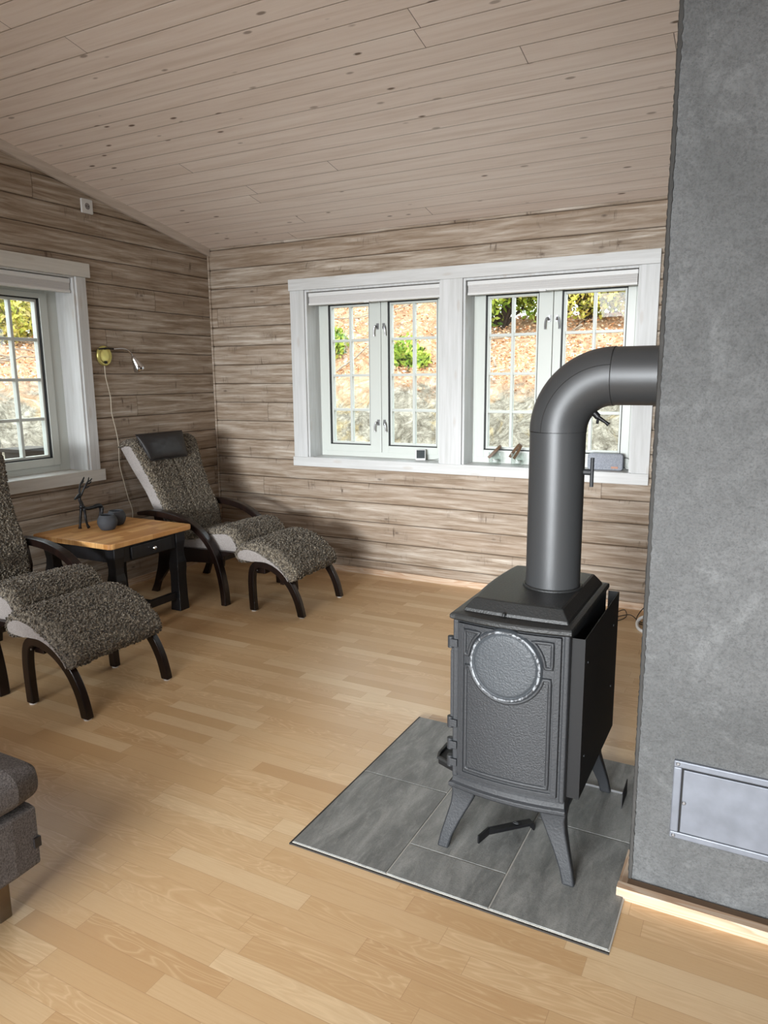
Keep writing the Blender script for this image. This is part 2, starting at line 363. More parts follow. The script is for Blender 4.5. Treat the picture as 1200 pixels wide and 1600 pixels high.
def box(bm, x0, x1, y0, y1, z0, z1, mat=None):
    v = [bm.verts.new(p) for p in ((x0, y0, z0), (x1, y0, z0), (x1, y1, z0), (x0, y1, z0), (x0, y0, z1), (x1, y0, z1), (x1, y1, z1), (x0, y1, z1))]
    for f in ((0, 3, 2, 1), (4, 5, 6, 7), (0, 1, 5, 4), (1, 2, 6, 5), (2, 3, 7, 6), (3, 0, 4, 7)):
        q = bm.faces.new([v[i] for i in f])
        if mat: q.material_index = mat
    if mat is None: return bm
    return bm
def B(*a):
    bm = bmesh.new(); box(bm, *a); return bm
def prism(bm, poly, a, b, plane='xz'):
    def P(u, v, w): return {'xz': (u, w, v), 'xy': (u, v, w), 'yz': (w, u, v)}[plane]
    v0 = [bm.verts.new(P(u, v, a)) for u, v in poly]; v1 = [bm.verts.new(P(u, v, b)) for u, v in poly]
    n = len(poly)
    bm.faces.new(v0); bm.faces.new(v1[::-1])
    for i in range(n): bm.faces.new((v0[i], v1[i], v1[(i+1) % n], v0[(i+1) % n]))
    return bm
def tube(bm, pts, r, seg=12, caps=True, closed=False, sy=1.0):
    pts = [Vector(p) for p in pts]; n = len(pts); rings = []
    rr = r if isinstance(r, (list, tuple)) else [r]*n
    prev = None
    for i, p in enumerate(pts):
        if closed: t = (pts[(i+1) % n]-pts[i-1]).normalized()
        else: t = (pts[min(i+1, n-1)]-pts[max(i-1, 0)]).normalized()
        if prev is None:
            a = Vector((0, 0, 1)) if abs(t.z) < 0.9 else Vector((1, 0, 0)); s = t.cross(a).normalized()
        else: s = (prev-t*prev.dot(t)).normalized()
        prev = s; u = t.cross(s)
        rings.append([bm.verts.new(p+(s*cos(2*pi*k/seg)+u*sin(2*pi*k/seg)*sy)*rr[i]) for k in range(seg)])
    m = n if closed else n-1
    for i in range(m):
        a, b = rings[i], rings[(i+1) % n]
        for k in range(seg): bm.faces.new((a[k], a[(k+1) % seg], b[(k+1) % seg], b[k]))
    if caps and not closed: bm.faces.new(rings[0][::-1]); bm.faces.new(rings[-1])
    return bm
def lathe(bm, prof, seg=32, c=(0, 0, 0), axis='z', sx=1.0, sy=1.0):
    rings = []
    for r, h in prof:
        ring = []
        for k in range(seg):
            a = 2*pi*k/seg; u, v = r*cos(a)*sx, r*sin(a)*sy
            p = {'z': (u, v, h), 'x': (h, u, v), 'y': (u, h, v)}[axis]
            ring.append(bm.verts.new((p[0]+c[0], p[1]+c[1], p[2]+c[2])))
        rings.append(ring)
    for a, b in zip(rings, rings[1:]):
        for k in range(seg): bm.faces.new((a[k], a[(k+1) % seg], b[(k+1) % seg], b[k]))
    bm.faces.new(rings[0][::-1]); bm.faces.new(rings[-1]); return bm
def spline(pts, n):
    P = [Vector(p) for p in pts]; P = [P[0]*2-P[1]]+P+[P[-1]*2-P[-2]]
    segs = len(P)-3; out = []
    for i in range(n):
        t = i/(n-1)*segs; k = min(int(t), segs-1); t -= k
        a, b, c, d = P[k:k+4]
        out.append(0.5*((2*b)+(c-a)*t+(2*a-5*b+4*c-d)*t*t+(3*b-a-3*c+d)*t**3))
    # even arc length
    L = [0]
    for p, q in zip(out, out[1:]): L.append(L[-1]+(q-p).length)
    res = []; j = 0
    for i in range(n):
        s = L[-1]*i/(n-1)
        while j < n-2 and L[j+1] < s: j += 1
        f = (s-L[j])/max(1e-9, L[j+1]-L[j]); res.append(out[j].lerp(out[j+1], min(1, f)))
    return res
def tag(o, label, cat, group=None, kind=None):
    if label: o['label'] = label
    if cat: o['category'] = cat
    if group: o['group'] = group
    if kind: o['kind'] = kind
    return o
def thing(name, label, cat, loc=(0, 0, 0), rz=0, group=None):
    o = bpy.data.objects.new(name, None); o.empty_display_size = 0.05; COL.objects.link(o); o.location = loc; o.rotation_euler = (0, 0, rz)
    return tag(o, label, cat, group)
def struct(name, bm, mat, parent=None, **k):
    o = link(name, bm, mat, parent, **k)
    if parent is None: o['kind'] = 'structure'
    return o
def dup(o, loc, label=None, group=None):
    def cp(s, p):
        c = s.copy(); COL.objects.link(c)
        if p is not None: c.parent = p
        for ch in [q for q in allobj if q.parent == s]: cp(ch, c)
        return c
    allobj = list(COL.objects)
    r = cp(o, None); r.location = loc
    if label: r['label'] = label
    if group: r['group'] = group
    return r

# ------------------------------------------------------------------ room shell
XL, YB = -3.783, 4.395           # inner faces of the left and back walls
XR, YF = 3.0, -6.0
def ceil_z(y): return 2.335+0.2*(YB-max(y, 0.0)) if y >= 0 else 3.214+0.2*y
ZC0, ZC1 = ceil_z(YB), ceil_z(0)

def log_panel(axis, face, sign, u0, u1, z0, z1, seam0, pitch, holes, thick=0.16):
    """panel wall; front surface at 'face' with convex boards, holes cut through"""
    bm = bmesh.new()
    ks = range(int(math.floor((z0-seam0)/pitch))-1, int(math.ceil((z1-seam0)/pitch))+1)
    zs = [z0, z1]
    for k in ks:
        s = seam0+k*pitch
        zs += [s-0.006, s-0.0025, s, s+0.0025, s+0.006, s+0.022, s+pitch*0.5, s+pitch-0.022]
    for h in holes: zs += [h[2], h[3]]
    zs = sorted({round(z, 5) for z in zs if z0-1e-6 <= z <= z1+1e-6})
    us = sorted({u0, u1, *[h[0] for h in holes], *[h[1] for h in holes]})
    def dep(z):
        f = ((z-seam0) % pitch); d = min(f, pitch-f)
        if d < 0.0026: return 0.014*(1-d/0.0026*0.35)
        if d < 0.0062: return 0.006
        if d < 0.0225: return 0.0022
        return 0.0
    def P(u, z, d):
        w = face+sign*d
        return (u, w, z) if axis == 'x' else (w, u, z)
    vc = {}
    def V(u, z, back=False):
        key = (u, z, back)
        if key not in vc: vc[key] = bm.verts.new(P(u, z, thick if back else dep(z)))
        return vc[key]
    solid = {}
    for i in range(len(us)-1):
        for j in range(len(zs)-1):
            um, zm = (us[i]+us[i+1])/2, (zs[j]+zs[j+1])/2
            solid[i, j] = not any(h[0] < um < h[1] and h[2] < zm < h[3] for h in holes)
    for (i, j), s in solid.items():
        if not s: continue
        a, b, c, d = us[i], us[i+1], zs[j], zs[j+1]
        bm.faces.new((V(a, c), V(b, c), V(b, d), V(a, d)))
        bm.faces.new((V(a, c, 1), V(a, d, 1), V(b, d, 1), V(b, c, 1)))
        for (ni, nj, e) in ((i-1, j, ((a, c), (a, d))), (i+1, j, ((b, c), (b, d))), (i, j-1, ((a, c), (b, c))), (i, j+1, ((a, d), (b, d)))):
            if not solid.get((ni, nj), False):
                p, q = e; bm.faces.new((V(*p), V(*q), V(*q, 1), V(*p, 1)))
    return bm
# openings
WB = [(-2.93, -1.892, 0.82, 1.985), (-1.742, -0.684, 0.82, 1.985)]
WL = (2.06, 3.172, 0.82, 2.005)
struct('wall_back', log_panel('x', YB, 1, XL-0.16, XR+0.1, -0.03, ZC0+0.03, 2.318-0.1387*40, 0.1387, WB), M['back'])
bm = log_panel('y', XL, -1, YF-0.1, YB, -0.03, ZC1+0.05, 2.262-0.1402*40, 0.1402, [WL])
for pl, nn in (((0, 0, ZC1+0.02), Vector((0, 0.2, 1))), ((0, 0, ZC1+0.02), Vector((0, -0.2, 1)))):
    r = bmesh.ops.bisect_plane(bm, geom=bm.verts[:]+bm.edges[:]+bm.faces[:], plane_co=pl, plane_no=nn.normalized(), clear_outer=True)
struct('wall_left', bm, M['left'])
struct('wall_right', prism(bmesh.new(), [(YF, -0.03), (YB, -0.03), (YB, ZC0+0.02), (0, ZC1+0.02), (YF, ceil_z(YF)+0.02)], XR, XR+0.1, 'yz'), M['left'])
struct('wall_rear', B(XL, XR, YF-0.1, YF, -0.03, ceil_z(YF)+0.01), M['back'])
struct('floor', B(XL-0.1, XR+0.1, YF-0.1, YB+0.1, -0.06, 0), M['floor'])
bm = bmesh.new(); prism(bm, [(YB+0.16, ZC0-0.032), (0, ZC1), (YF-0.1, ceil_z(YF)-0.02), (YF-0.1, ceil_z(YF)+0.05), (0, ZC1+0.07), (YB+0.16, ZC0+0.05)], XL-0.16, XR+0.1, 'yz')
struct('ceiling', bm, M['ceil'])
# sloping trim between left wall and ceiling, corner bead, baseboards
bm = prism(bmesh.new(), [(YB, ZC0), (0, ZC1), (0, ZC1-0.058), (YB, ZC0-0.056)], XL, XL+0.02, 'yz')
struct('trim_1', bm, M['ctrim'])
bm = tube(bmesh.new(), [(XL+0.004, YB-0.004, 0), (XL+0.004, YB-0.004, ZC0)], 0.009, 8)
struct('trim_2', bm, M['back'])
struct('baseboard_back', B(XL, XR, YB-0.018, YB, 0, 0.042), M['pine_x'])
struct('baseboard_left', B(XL, XL+0.018, YF, YB-0.018, 0, 0.042), M['pine_y'])

# ------------------------------------------------------------------ windows
def window(name, axis, face, sign, holes, groups_glass, ztrim, side_w, label_blinds):
    """axis: direction along the wall; sign: outward direction of the wall normal axis"""
    def bx(bm, u0, u1, d0, d1, z0, z1):
        a, b = sorted((face+sign*d0, face+sign*d1))
        if axis == 'x': box(bm, u0, u1, a, b, z0, z1)
        else: box(bm, a, b, u0, u1, z0, z1)
        return bm
    along = M['trimx'] if axis == 'x' else M['trimy']
    root = bpy.data.objects.new(name, None); COL.objects.link(root); root['kind'] = 'structure'
    u0, u1 = holes[0][0], holes[-1][1]; z0, z1 = holes[0][2], holes[0][3]
    root.location = ((u0+u1)/2, face, z0) if axis == 'x' else (face, (u0+u1)/2, z0)
    def part(nm, bm, mat, par=root, bv=0.0015):
        bmesh.ops.translate(bm, verts=bm.verts, vec=-Vector(root.location)); o = link(nm, bm, mat, par)
        if bv: bevel(o, bv, 2)
        return o
    zt0, zt1, zb0 = ztrim
    part('head_casing', bx(bmesh.new(), u0-0.122, u1+0.102, -0.026, 0, zt0, zt1), along)
    part('sill_casing', bx(bmesh.new(), u0-0.122, u1+0.102, -0.026, 0, zb0, z0), along)
    part('side_casing', bx(bmesh.new(), u0-side_w, u0, -0.018, 0, z0, zt0), M['trimz'])
    part('side_casing', bx(bmesh.new(), u1, u1+side_w-0.014, -0.018, 0, z0, zt0), M['trimz'])
    for a, b in zip(holes, holes[1:]):
        part('centre_post', bx(bmesh.new(), a[1], b[0], -0.022, 0.16, z0, zt0), M['trimz'])
    for hi, h in enumerate(holes):
        a, b = h[0], h[1]; T = 0.014
        bm = bmesh.new()
        bx(bm, a, a+T, -0.004, 0.16, z0, z1); bx(bm, b-T, b, -0.004, 0.16, z0, z1)
        bx(bm, a+T, b-T, -0.004, 0.16, z1-T, z1)
        part('reveal_lining', bm, M['trimz'])
        part('sill_board', bx(bmesh.new(), a, b, -0.024, 0.16, z0-0.012, z0+0.002), along)
        # outer frame
        FT = 0.034 if axis == 'x' else 0.078; F0, F1 = 0.158, 0.235
        bm = bmesh.new()
        bx(bm, a+T-0.01, a+T+FT, F0, F1, z0, z1); bx(bm, b-T-FT, b-T+0.01, F0, F1, z0, z1)
        bx(bm, a+T+FT, b-T-FT, F0, F1, z1-FT-0.03, z1); bx(bm, a+T+FT, b-T-FT, F0, F1, z0, z0+0.042)
        part('window_frame', bm, M['sash'])
        # two casements
        ca, cb = a+T+FT-0.004, b-T-FT+0.004; mid = (ca+cb)/2; zc0, zc1 = z0+0.038, z1-FT-0.028
        for ci, (p, q) in enumerate(((ca, mid-0.002), (mid+0.002, cb))):
            SW = 0.062; C0, C1 = 0.150, 0.205
            if sign*1 < 0: pass
            bm = bmesh.new()
            sl = 0.05 if ci == 0 else 0.05
            l, r = (0.048, 0.088) if ci == 0 else (0.05, 0.048)
            if axis == 'y': l, r = r, l
            bx(bm, p, p+l, C0, C1, zc0, zc1); bx(bm, q-r, q, C0, C1, zc0, zc1)
            bx(bm, p+l, q-r, C0, C1, zc1-0.03, zc1); bx(bm, p+l, q-r, C0, C1, zc0, zc0+0.048)
            cs = part('casement', bm, M['sash'])
            g0, g1, h0, h1 = p+l, q-r, zc0+0.048, zc1-0.03
            bm = bmesh.new(); G = 0.006
            bx(bm, g0, g0+G, C0+0.008, C1-0.01, h0, h1); bx(bm, g1-G, g1, C0+0.008, C1-0.01, h0, h1)
            bx(bm, g0, g1, C0+0.008, C1-0.01, h0, h0+G); bx(bm, g0, g1, C0+0.008, C1-0.01, h1-G, h1)
            part('gasket', bm, M['gasket'], cs, 0)
            g0 += G; g1 -= G; h0 += G; h1 -= G
            bm = bmesh.new(); R = 0.014
            bx(bm, g0, g0+R, C0+0.022, C1+0.004, h0, h1); bx(bm, g1-R, g1, C0+0.022, C1+0.004, h0, h1)
            bx(bm, g0+R, g1-R, C0+0.022, C1+0.004, h0, h0+R); bx(bm, g0+R, g1-R, C0+0.022, C1+0.004, h1-R, h1)
            um = (g0+g1)/2; bx(bm, um-0.009, um+0.009, C0+0.024, C1+0.002, h0+R, h1-R)
            for k in (1, 2, 3):
                zz = h0+(h1-h0)*k/4
                bx(bm, g0+R, um-0.009, C0+0.026, C1+0.001, zz-0.009, zz+0.009); bx(bm, um+0.009, g1-R, C0+0.026, C1+0.001, zz-0.009, zz+0.009)
            part('glazing_bars', bm, M['sash'], cs, 0.002)
            part('pane', bx(bmesh.new(), g0+R*0.5, g1-R*0.5, C0+0.034, C0+0.037, h0+R*0.5, h1-R*0.5), M['glass'], cs, 0)
            # two curved latch handles on the meeting stile
            hu = (q-0.020) if ci == 0 else (p+0.024); dr = -1 if ci == 0 else 1
            for hz in (h1-0.165, h0+0.150):
                bm = bmesh.new(); d = C0
                bx(bm, hu-0.008, hu+0.008, d-0.010, d, hz-0.012, hz+0.028)
                pts = [(hu, d-0.012, hz), (hu+dr*0.008, d-0.026, hz+0.012), (hu+dr*0.016, d-0.030, hz-0.006), (hu+dr*0.020, d-0.028, hz-0.030), (hu+dr*0.020, d-0.024, hz-0.056)]
                W3 = [((u, face+sign*dd, z) if axis == 'x' else (face+sign*dd, u, z)) for u, dd, z in spline(pts, 12)]
                tube(bm, W3, [0.007, 0.0065, 0.006, 0.006, 0.0055, 0.005, 0.005, 0.005, 0.005, 0.005, 0.005, 0.006], 8)
                part('latch_handle', bm, M['steel'], cs, 0)
        # pleated blind pulled up under the head
        bt = thing('folded_blind', label_blinds[hi], 'blind')
        bz = z1-T
        bm = bmesh.new(); bx(bm, a+T+0.005, b-T-0.005, 0.012, 0.052, bz-0.030, bz-0.004); o = link('headrail', bm, M['white'], bt); bevel(o, 0.003)
        bm = bmesh.new()
        for k in range(7):
            o_ = 0.0035 if k % 2 else 0
            bx(bm, a+T+0.008, b-T-0.008, 0.016+o_, 0.048-o_, bz-0.030-(k+1)*0.0062, bz-0.030-k*0.0062)
        link('pleats', bm, M['blind'], bt)
        bm = bmesh.new(); bx(bm, a+T+0.006, b-T-0.006, 0.012, 0.052, bz-0.088, bz-0.0734); o = link('bottom_rail', bm, M['white'], bt); bevel(o, 0.003)
        bm = bmesh.new(); um = (a+b)/2-0.03; bx(bm, um-0.02, um+0.02, 0.004, 0.012, bz-0.092, bz-0.083); o = link('pull_tab', bm, M['white'], bt)
    return root
window('window_1', 'x', YB, 1, WB, None, (1.985, 2.062, 0.755), 0.115,
       ['white pleated blind folded up above the back window half nearest the room corner', 'white pleated blind folded up above the back window half behind the stovepipe'])
window('window_2', 'y', XL, -1, [WL], None, (2.0, 2.083, 0.748), 0.085, ['white pleated blind folded up at the top of the left wall window'])

# ------------------------------------------------------------------ chimney
CX, CY = -0.238, 1.873
bm = bmesh.new()
nx, nz = 70, 110
grid = {}
bmb = bmesh.new()
x1 = 1.5; ztop = ceil_z(CY)+0.12
# front face with a trowelled, slightly uneven surface and a ragged left arris
def cv(i, j):
    x = CX+(x1-CX)*(i/nx)**1.4; z = -0.03+(ztop+0.03)*j/nz
    e = 0.004*noise.noise(Vector((x*3, 1, z*3)))
    if i == 0: x += 0.004*noise.noise(Vector((0, 5, z*26)))+0.0015*noise.noise(Vector((0, 5, z*110)))
    return (x, CY+e, z)
F = [[bm.verts.new(cv(i, j)) for j in range(nz+1)] for i in range(nx+1)]
Bk = [bm.verts.new((F[0][j].co.x, 2.62, F[0][j].co.z)) for j in range(nz+1)]
Bk2 = [bm.verts.new((F[nx][j].co.x, 2.62, F[nx][j].co.z)) for j in range(nz+1)]
for i in range(nx):
    for j in range(nz): bm.faces.new((F[i][j], F[i+1][j], F[i+1][j+1], F[i][j+1]))
for j in range(nz):
    bm.faces.new((F[0][j], F[0][j+1], Bk[j+1], Bk[j])); bm.faces.new((F[nx][j], Bk2[j], Bk2[j+1], F[nx][j+1])); bm.faces.new((Bk[j], Bk[j+1], Bk2[j+1], Bk2[j]))
struct('wall_chimney', bm, M['plaster'])
# dark ragged strip down the corner of the chimney
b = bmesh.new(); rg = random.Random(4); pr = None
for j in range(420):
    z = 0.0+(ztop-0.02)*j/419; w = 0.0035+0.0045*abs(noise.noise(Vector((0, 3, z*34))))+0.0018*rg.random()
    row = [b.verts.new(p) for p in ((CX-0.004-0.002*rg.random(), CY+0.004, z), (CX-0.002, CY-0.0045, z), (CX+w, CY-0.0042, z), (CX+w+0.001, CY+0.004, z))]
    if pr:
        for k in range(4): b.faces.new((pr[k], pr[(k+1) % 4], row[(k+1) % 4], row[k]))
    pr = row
struct('trim_5', b, flat('dark_rough_edge', srgb(58, 57, 55), 0.9, bump=0.6, bscale=200, var=0.2))
# cleaning hatch (frame, door, screws) on the chimney face
t = thing('soot_hatch', 'galvanised metal cleaning hatch set low in the grey plastered chimney', 'hatch', (-0.145, CY, 0.188))
hw, hh = 0.56, 0.218
bm = bmesh.new()
box(bm, 0, hw, -0.010, 0.004, 0, 0.018); box(bm, 0, hw, -0.010, 0.004, hh-0.018, hh); box(bm, 0, 0.020, -0.010, 0.004, 0.018, hh-0.018); box(bm, hw-0.02, hw, -0.010, 0.004, 0.018, hh-0.018)
bevel(link('hatch_frame', bm, M['zinc'], t), 0.003)
link('recess', B(0.019, hw-0.019, -0.002, 0.004, 0.017, hh-0.017), M['slot'], t)
d = bevel(link('hatch_door', B(0.0245, hw-0.022, -0.009, -0.001, 0.020, hh-0.0225), M['zinc'], t), 0.0015)
for x, z, s in ((0.010, 0.008, 0.005), (0.010, hh-0.008, 0.005), (0.030, 0.105, 0.005)):
    bm = lathe(bmesh.new(), [(s, 0), (s, -0.002), (s*0.6, -0.0035)], 14, (x, -0.0095, z), 'y'); box(bm, x-s*0.8, x+s*0.8, -0.0136, -0.0128, z-0.0006, z+0.0006)
    link('screw', bm, M['steel'], t)
struct('baseboard_chimney', B(-0.262, 1.5, 1.812, 1.838, 0, 0.034), M['pine_x'])
struct('trim_3', B(-0.262, -0.240, 1.838, 2.0, 0.0095, 0.026), M['pine_y'])
struct('trim_4', B(-0.240, 1.5, 1.838, CY-0.004, 0.0, 0.028), flat('brown_base_strip', srgb(120, 98, 78), 0.8))  # brown strip between the baseboard and the chimney face

# ------------------------------------------------------------------ hearth
t = thing('tiled_hearth', 'grey slate-look tiled hearth set into the parquet under the stove', 'hearth', (-1.171, 1.607, 0))
link('grout_bed', B(0, 0.931, 0, 0.913, -0.004, 0.0058), M['grout'], t)
bm = bmesh.new(); box(bm, -0.007, 0, -0.007, 0.92, -0.004, 0.0045); box(bm, 0, 0.931, -0.006, 0, -0.004, 0.0045)
link('edge_seal', bm, M['seal'], t)
G = 0.0022
for (x0, x1_, ys) in ((0, 0.318, (0, 0.447, 0.913)), (0.318, 0.621, (0, 0.150, 0.750, 0.913)), (0.621, 0.929, (0, 0.447, 0.913))):
    for y0, y1 in zip(ys, ys[1:]):
        cx, cy = (x0+x1_)/2, (y0+y1)/2
        o = link('tile', B(x0+G-cx, x1_-G-cx, y0+G-cy, y1-G-cy, 0, 0.009), M['tile'], t, loc=(cx, cy, 0)); bevel(o, 0.0012, 2)
HZ = 0.009   # hearth surface

# ------------------------------------------------------------------ stove
SX0, SX1, SY0, SY1 = -0.728, -0.408, 1.805, 2.275
scx, scy = (SX0+SX1)/2, (SY0+SY1)/2
st = thing('wood_stove', 'black cast iron wood stove on four legs standing on the tiled hearth', 'stove', (scx, scy, HZ))
def sl(name, bm, mat, parent=st, bv=0.003, seg=2, sm=False):
    bmesh.ops.translate(bm, verts=bm.verts, vec=-Vector((scx, scy, HZ)))
    o = link(name, bm, mat, parent, smooth=sm)
    if bv: bevel(o, bv, seg)
    return o
def bowed(x0, x1, ybase, bow, zs, inset=0, n=20):
    pass
# body: side walls gently bowed outwards on the decorated long side
def bow(x, amp=0.018):
    u = (x-scx)/((SX1-SX0)/2); return amp*(1-u*u)
bm = bmesh.new(); N = 24
poly = [(SX0+(SX1-SX0)*i/N, SY0-bow(SX0+(SX1-SX0)*i/N)) for i in range(N+1)]
poly += [(SX1-(SX1-SX0)*i/N, SY1+bow(SX1-(SX1-SX0)*i/N)) for i in range(N+1)]
prism(bm, poly, 0.235, 0.718, 'xy')
sl('firebox', bm, M['iron'], bv=0.004)
def skin(x0, x1, z0, z1, d, t, side=-1, nxs=16, mat=None, name='panel', parent=None, rect=None):
    """curved slab following the bowed side, its face raised d from it"""
    bm = bmesh.new()
    base = SY0 if side < 0 else SY1
    A = [(x0+(x1-x0)*i/nxs) for i in range(nxs+1)]
    f = lambda x, e: base+side*(bow(x)+e)
    pl = [(x, f(x, d)) for x in A]+[(x, f(x, d-t)) for x in A[::-1]]
    prism(bm, pl, z0, z1, 'xy'); return bm
# raised outer frame, big lower panel, medallion and two small spandrel panels on the side facing the camera
side = link('side_plate', bmesh.new(), M['iron'], st)
bm = bmesh.new()
def addskin(x0, x1, z0, z1, d, t, nxs=10):
    b = skin(x0, x1, z0, z1, d, t, nxs=nxs); tmp = bpy.data.meshes.new('t'); b.to_mesh(tmp); b.free(); bm.from_mesh(tmp); bpy.data.meshes.remove(tmp)
X0, X1 = SX0+0.012, SX1-0.020
addskin(X0, X1, 0.256, 0.712, 0.007, 0.012, 20)
for a in ((X0, X0+0.018, 0.256, 0.712), (X1-0.016, X1, 0.256, 0.712), (X0, X1, 0.256, 0.268), (X0, X1, 0.702, 0.712)): addskin(*a, 0.011, 0.008)
bmesh.ops.translate(bm, verts=bm.verts, vec=-Vector((scx, scy, HZ))); bmesh.ops.recalc_face_normals(bm, faces=bm.faces); bm.to_mesh(side.data); bm.free(); bevel(side, 0.002, 2)
MC = (-0.575, 0.615); MR = 0.094
def rim_path(pts, r, mat, name, closed=False, d=0.011, parent=side):
    P = [(x, SY0-bow(x)-d, z) for x, z in pts]
    b = tube(bmesh.new(), P, r, 8, True, closed, 1.0)
    bmesh.ops.translate(b, verts=b.verts, vec=-Vector((scx, scy, HZ)))
    return link(name, b, mat, parent, smooth=True)
def arc(a0, a1, R, n=24): return [(MC[0]+R*cos(radians(a0+(a1-a0)*i/n)), MC[1]+R*sin(radians(a0+(a1-a0)*i/n))) for i in range(n+1)]
# lower panel outline: rises to the medallion, follows its lower arc
PX0, PX1, PZ0, PZT = X0+0.026, X1-0.026, 0.281, 0.592
a_l = math.degrees(math.asin((PZT-MC[1])/(MR+0.012)))
lower = [(PX0, PZ0), (PX1, PZ0), (PX1, PZT)]+arc(a_l, -180-a_l, MR+0.012)+[(PX0, PZT)]
def dense(pts, closed=True, s=0.012):
    out = []; q = pts+[pts[0]] if closed else pts
    for a, b in zip(q, q[1:]):
        n = max(1, int(math.hypot(b[0]-a[0], b[1]-a[1])/s))
        out += [(a[0]+(b[0]-a[0])*i/n, a[1]+(b[1]-a[1])*i/n) for i in range(n)]
    return out
rim_path(dense(lower), 0.0060, M['iron'], 'lower_panel_rim', True, 0.007)
def fill(pts, d, mat, name, parent=side):
    # fan-filled sheet following the bow, hammered texture
    b = bmesh.new(); vs_ = [b.verts.new((x-scx, SY0-bow(x)-d-scy, z-HZ)) for x, z in pts]
    f = b.faces.new(vs_); bmesh.ops.triangulate(b, faces=[f])
    ex = bmesh.ops.extrude_face_region(b, geom=b.faces[:]); bmesh.ops.translate(b, verts=[v for v in ex['geom'] if isinstance(v, bmesh.types.BMVert)], vec=(0, 0.003, 0))
    return link(name, b, mat, parent)
def strips(bmx, x0, x1, zlo, zhi, d, n=24):
    prevs = None
    for i in range(n+1):
        x = x0+(x1-x0)*i/n; a, c = zlo(x), zhi(x)
        row = [bmx.verts.new((x-scx, SY0-bow(x)-d-scy, z-HZ)) for z in (a, (a+c)/2, c)]+[bmx.verts.new((x-scx, SY0-bow(x)-d+0.004-scy, z-HZ)) for z in (c, a)]
        if prevs:
            for k in range(5): bmx.faces.new((prevs[k], row[k], row[(k+1) % 5], prevs[(k+1) % 5]))
        else: bmx.faces.new(row)
        prevs = row
    bmx.faces.new(prevs[::-1]); return bmx
def ztop_lower(x):
    dx = abs(x-MC[0]); R = MR+0.012
    return min(PZT, MC[1]-sqrt(max(0, R*R-dx*dx))) if dx < R else PZT
link('lower_panel', strips(bmesh.new(), PX0, PX1, lambda x: PZ0, ztop_lower, 0.0085, 60), M['ironrough'], side)
for s, (xa, xb) in ((-1, (PX0-0.004, MC[0]-0.062)), (1, (MC[0]+0.066, PX1+0.004))):
    def inner(x):
        return 0
    R = MR+0.014; zl, zh = 0.624, 0.694
    if s < 0: out = [(xa, zl), (MC[0]-sqrt(R*R-(zl-MC[1])**2), zl)]+[(MC[0]-R*cos(math.asin((z-MC[1])/R)), z) for z in (0.64, 0.655, 0.67, 0.682, zh)]+[(xa, zh)]
    else: out = [(xb, zl), (MC[0]+sqrt(R*R-(zl-MC[1])**2), zl)]+[(MC[0]+R*cos(math.asin((z-MC[1])/R)), z) for z in (0.64, 0.655, 0.67, 0.682, zh)]+[(xb, zh)]
    rim_path(dense(out, True, 0.008), 0.0052, M['iron'], 'spandrel_rim', True, 0.008)
    fill(out, 0.0085, M['ironrough'], 'spandrel_panel')
# medallion
b = bmesh.new(); seg = 56
rings = []
for r, d in ((0.0, 0.018), (0.05, 0.018), (0.07, 0.018), (0.082, 0.0175), (MR-0.006, 0.0165), (MR-0.0045, 0.0130), (MR-0.003, 0.0130), (MR-0.0015, 0.019), (MR+0.002, 0.0205), (MR+0.005, 0.019), (MR+0.009, 0.006)):
    rr = max(r, 0.0005)
    rings.append([b.verts.new((MC[0]+rr*cos(2*pi*k/seg)-scx, SY0-bow(MC[0]+rr*cos(2*pi*k/seg))-d-scy, MC[1]+rr*sin(2*pi*k/seg)-HZ)) for k in range(seg)])
for i in range(len(rings)-1):
    for k in range(seg):
        f = b.faces.new((rings[i][k], rings[i][(k+1) % seg], rings[i+1][(k+1) % seg], rings[i+1][k]))
        if i in (7, 8): f.material_index = 1
b.faces.new(rings[0])
md = link('medallion', b, None, side, smooth=True, mats=[M['medal'], M['iron']]); md['label'] = 'round worn medallion with pale scuffed rim'
# scuffed pale ring
n = NT('scuffed_iron_rim', 0.5); co = n.coord(); a = n.noise(co, 38, 4, 0.7, 1.0)
n.color(n.mix(n.ramp(a, [(0.47, 0.0), (0.56, 1.0)]), srgb(50, 52, 55), srgb(138, 142, 146))); n.bump(a, 0.4, 0.002); M['scuff'] = n.m
md.data.materials[1] = M['scuff']
# corner pilasters
for x in (SX0-0.001, SX1-0.003):
    pass
bm = bmesh.new(); box(bm, SX0-0.006, SX0+0.010, SY0-0.006, SY0+0.02, 0.24, 0.716); sl('corner_rib', bm, M['iron'], bv=0.004)
bm = bmesh.new(); box(bm, SX1-0.016, SX1-0.001, SY0-0.006, SY0+0.02, 0.24, 0.716); sl('corner_rib', bm, M['iron'], bv=0.004)
# skirt / base moulding
def ringpoly(g, n=20, amp=0.018):
    x0, x1, y0, y1 = SX0-g, SX1+g*0.4, SY0-g, SY1+g
    p = [(x0+(x1-x0)*i/n, y0-bow(max(SX0, min(SX1, x0+(x1-x0)*i/n)), amp)) for i in range(n+1)]
    return p+[(x1-(x1-x0)*i/n, y1+bow(max(SX0, min(SX1, x1-(x1-x0)*i/n)), amp)) for i in range(n+1)]
def stack(levels, mat, name, bv=0.0015):
    b = bmesh.new(); prev = None
    for g, z in levels:
        row = [b.verts.new((x, y, z)) for x, y in ringpoly(g)]
        if prev:
            k = len(row)
            for i in range(k): b.faces.new((prev[i], prev[(i+1) % k], row[(i+1) % k], row[i]))
        else: b.faces.new(row[::-1])
        prev = row
    b.faces.new(prev); return sl(name, b, mat, bv=bv)
stack([(0.008, 0.206), (0.014, 0.212), (0.014, 0.222), (0.006, 0.228), (0.004, 0.240), (-0.004, 0.250), (-0.006, 0.252)], M['iron'], 'base_moulding')
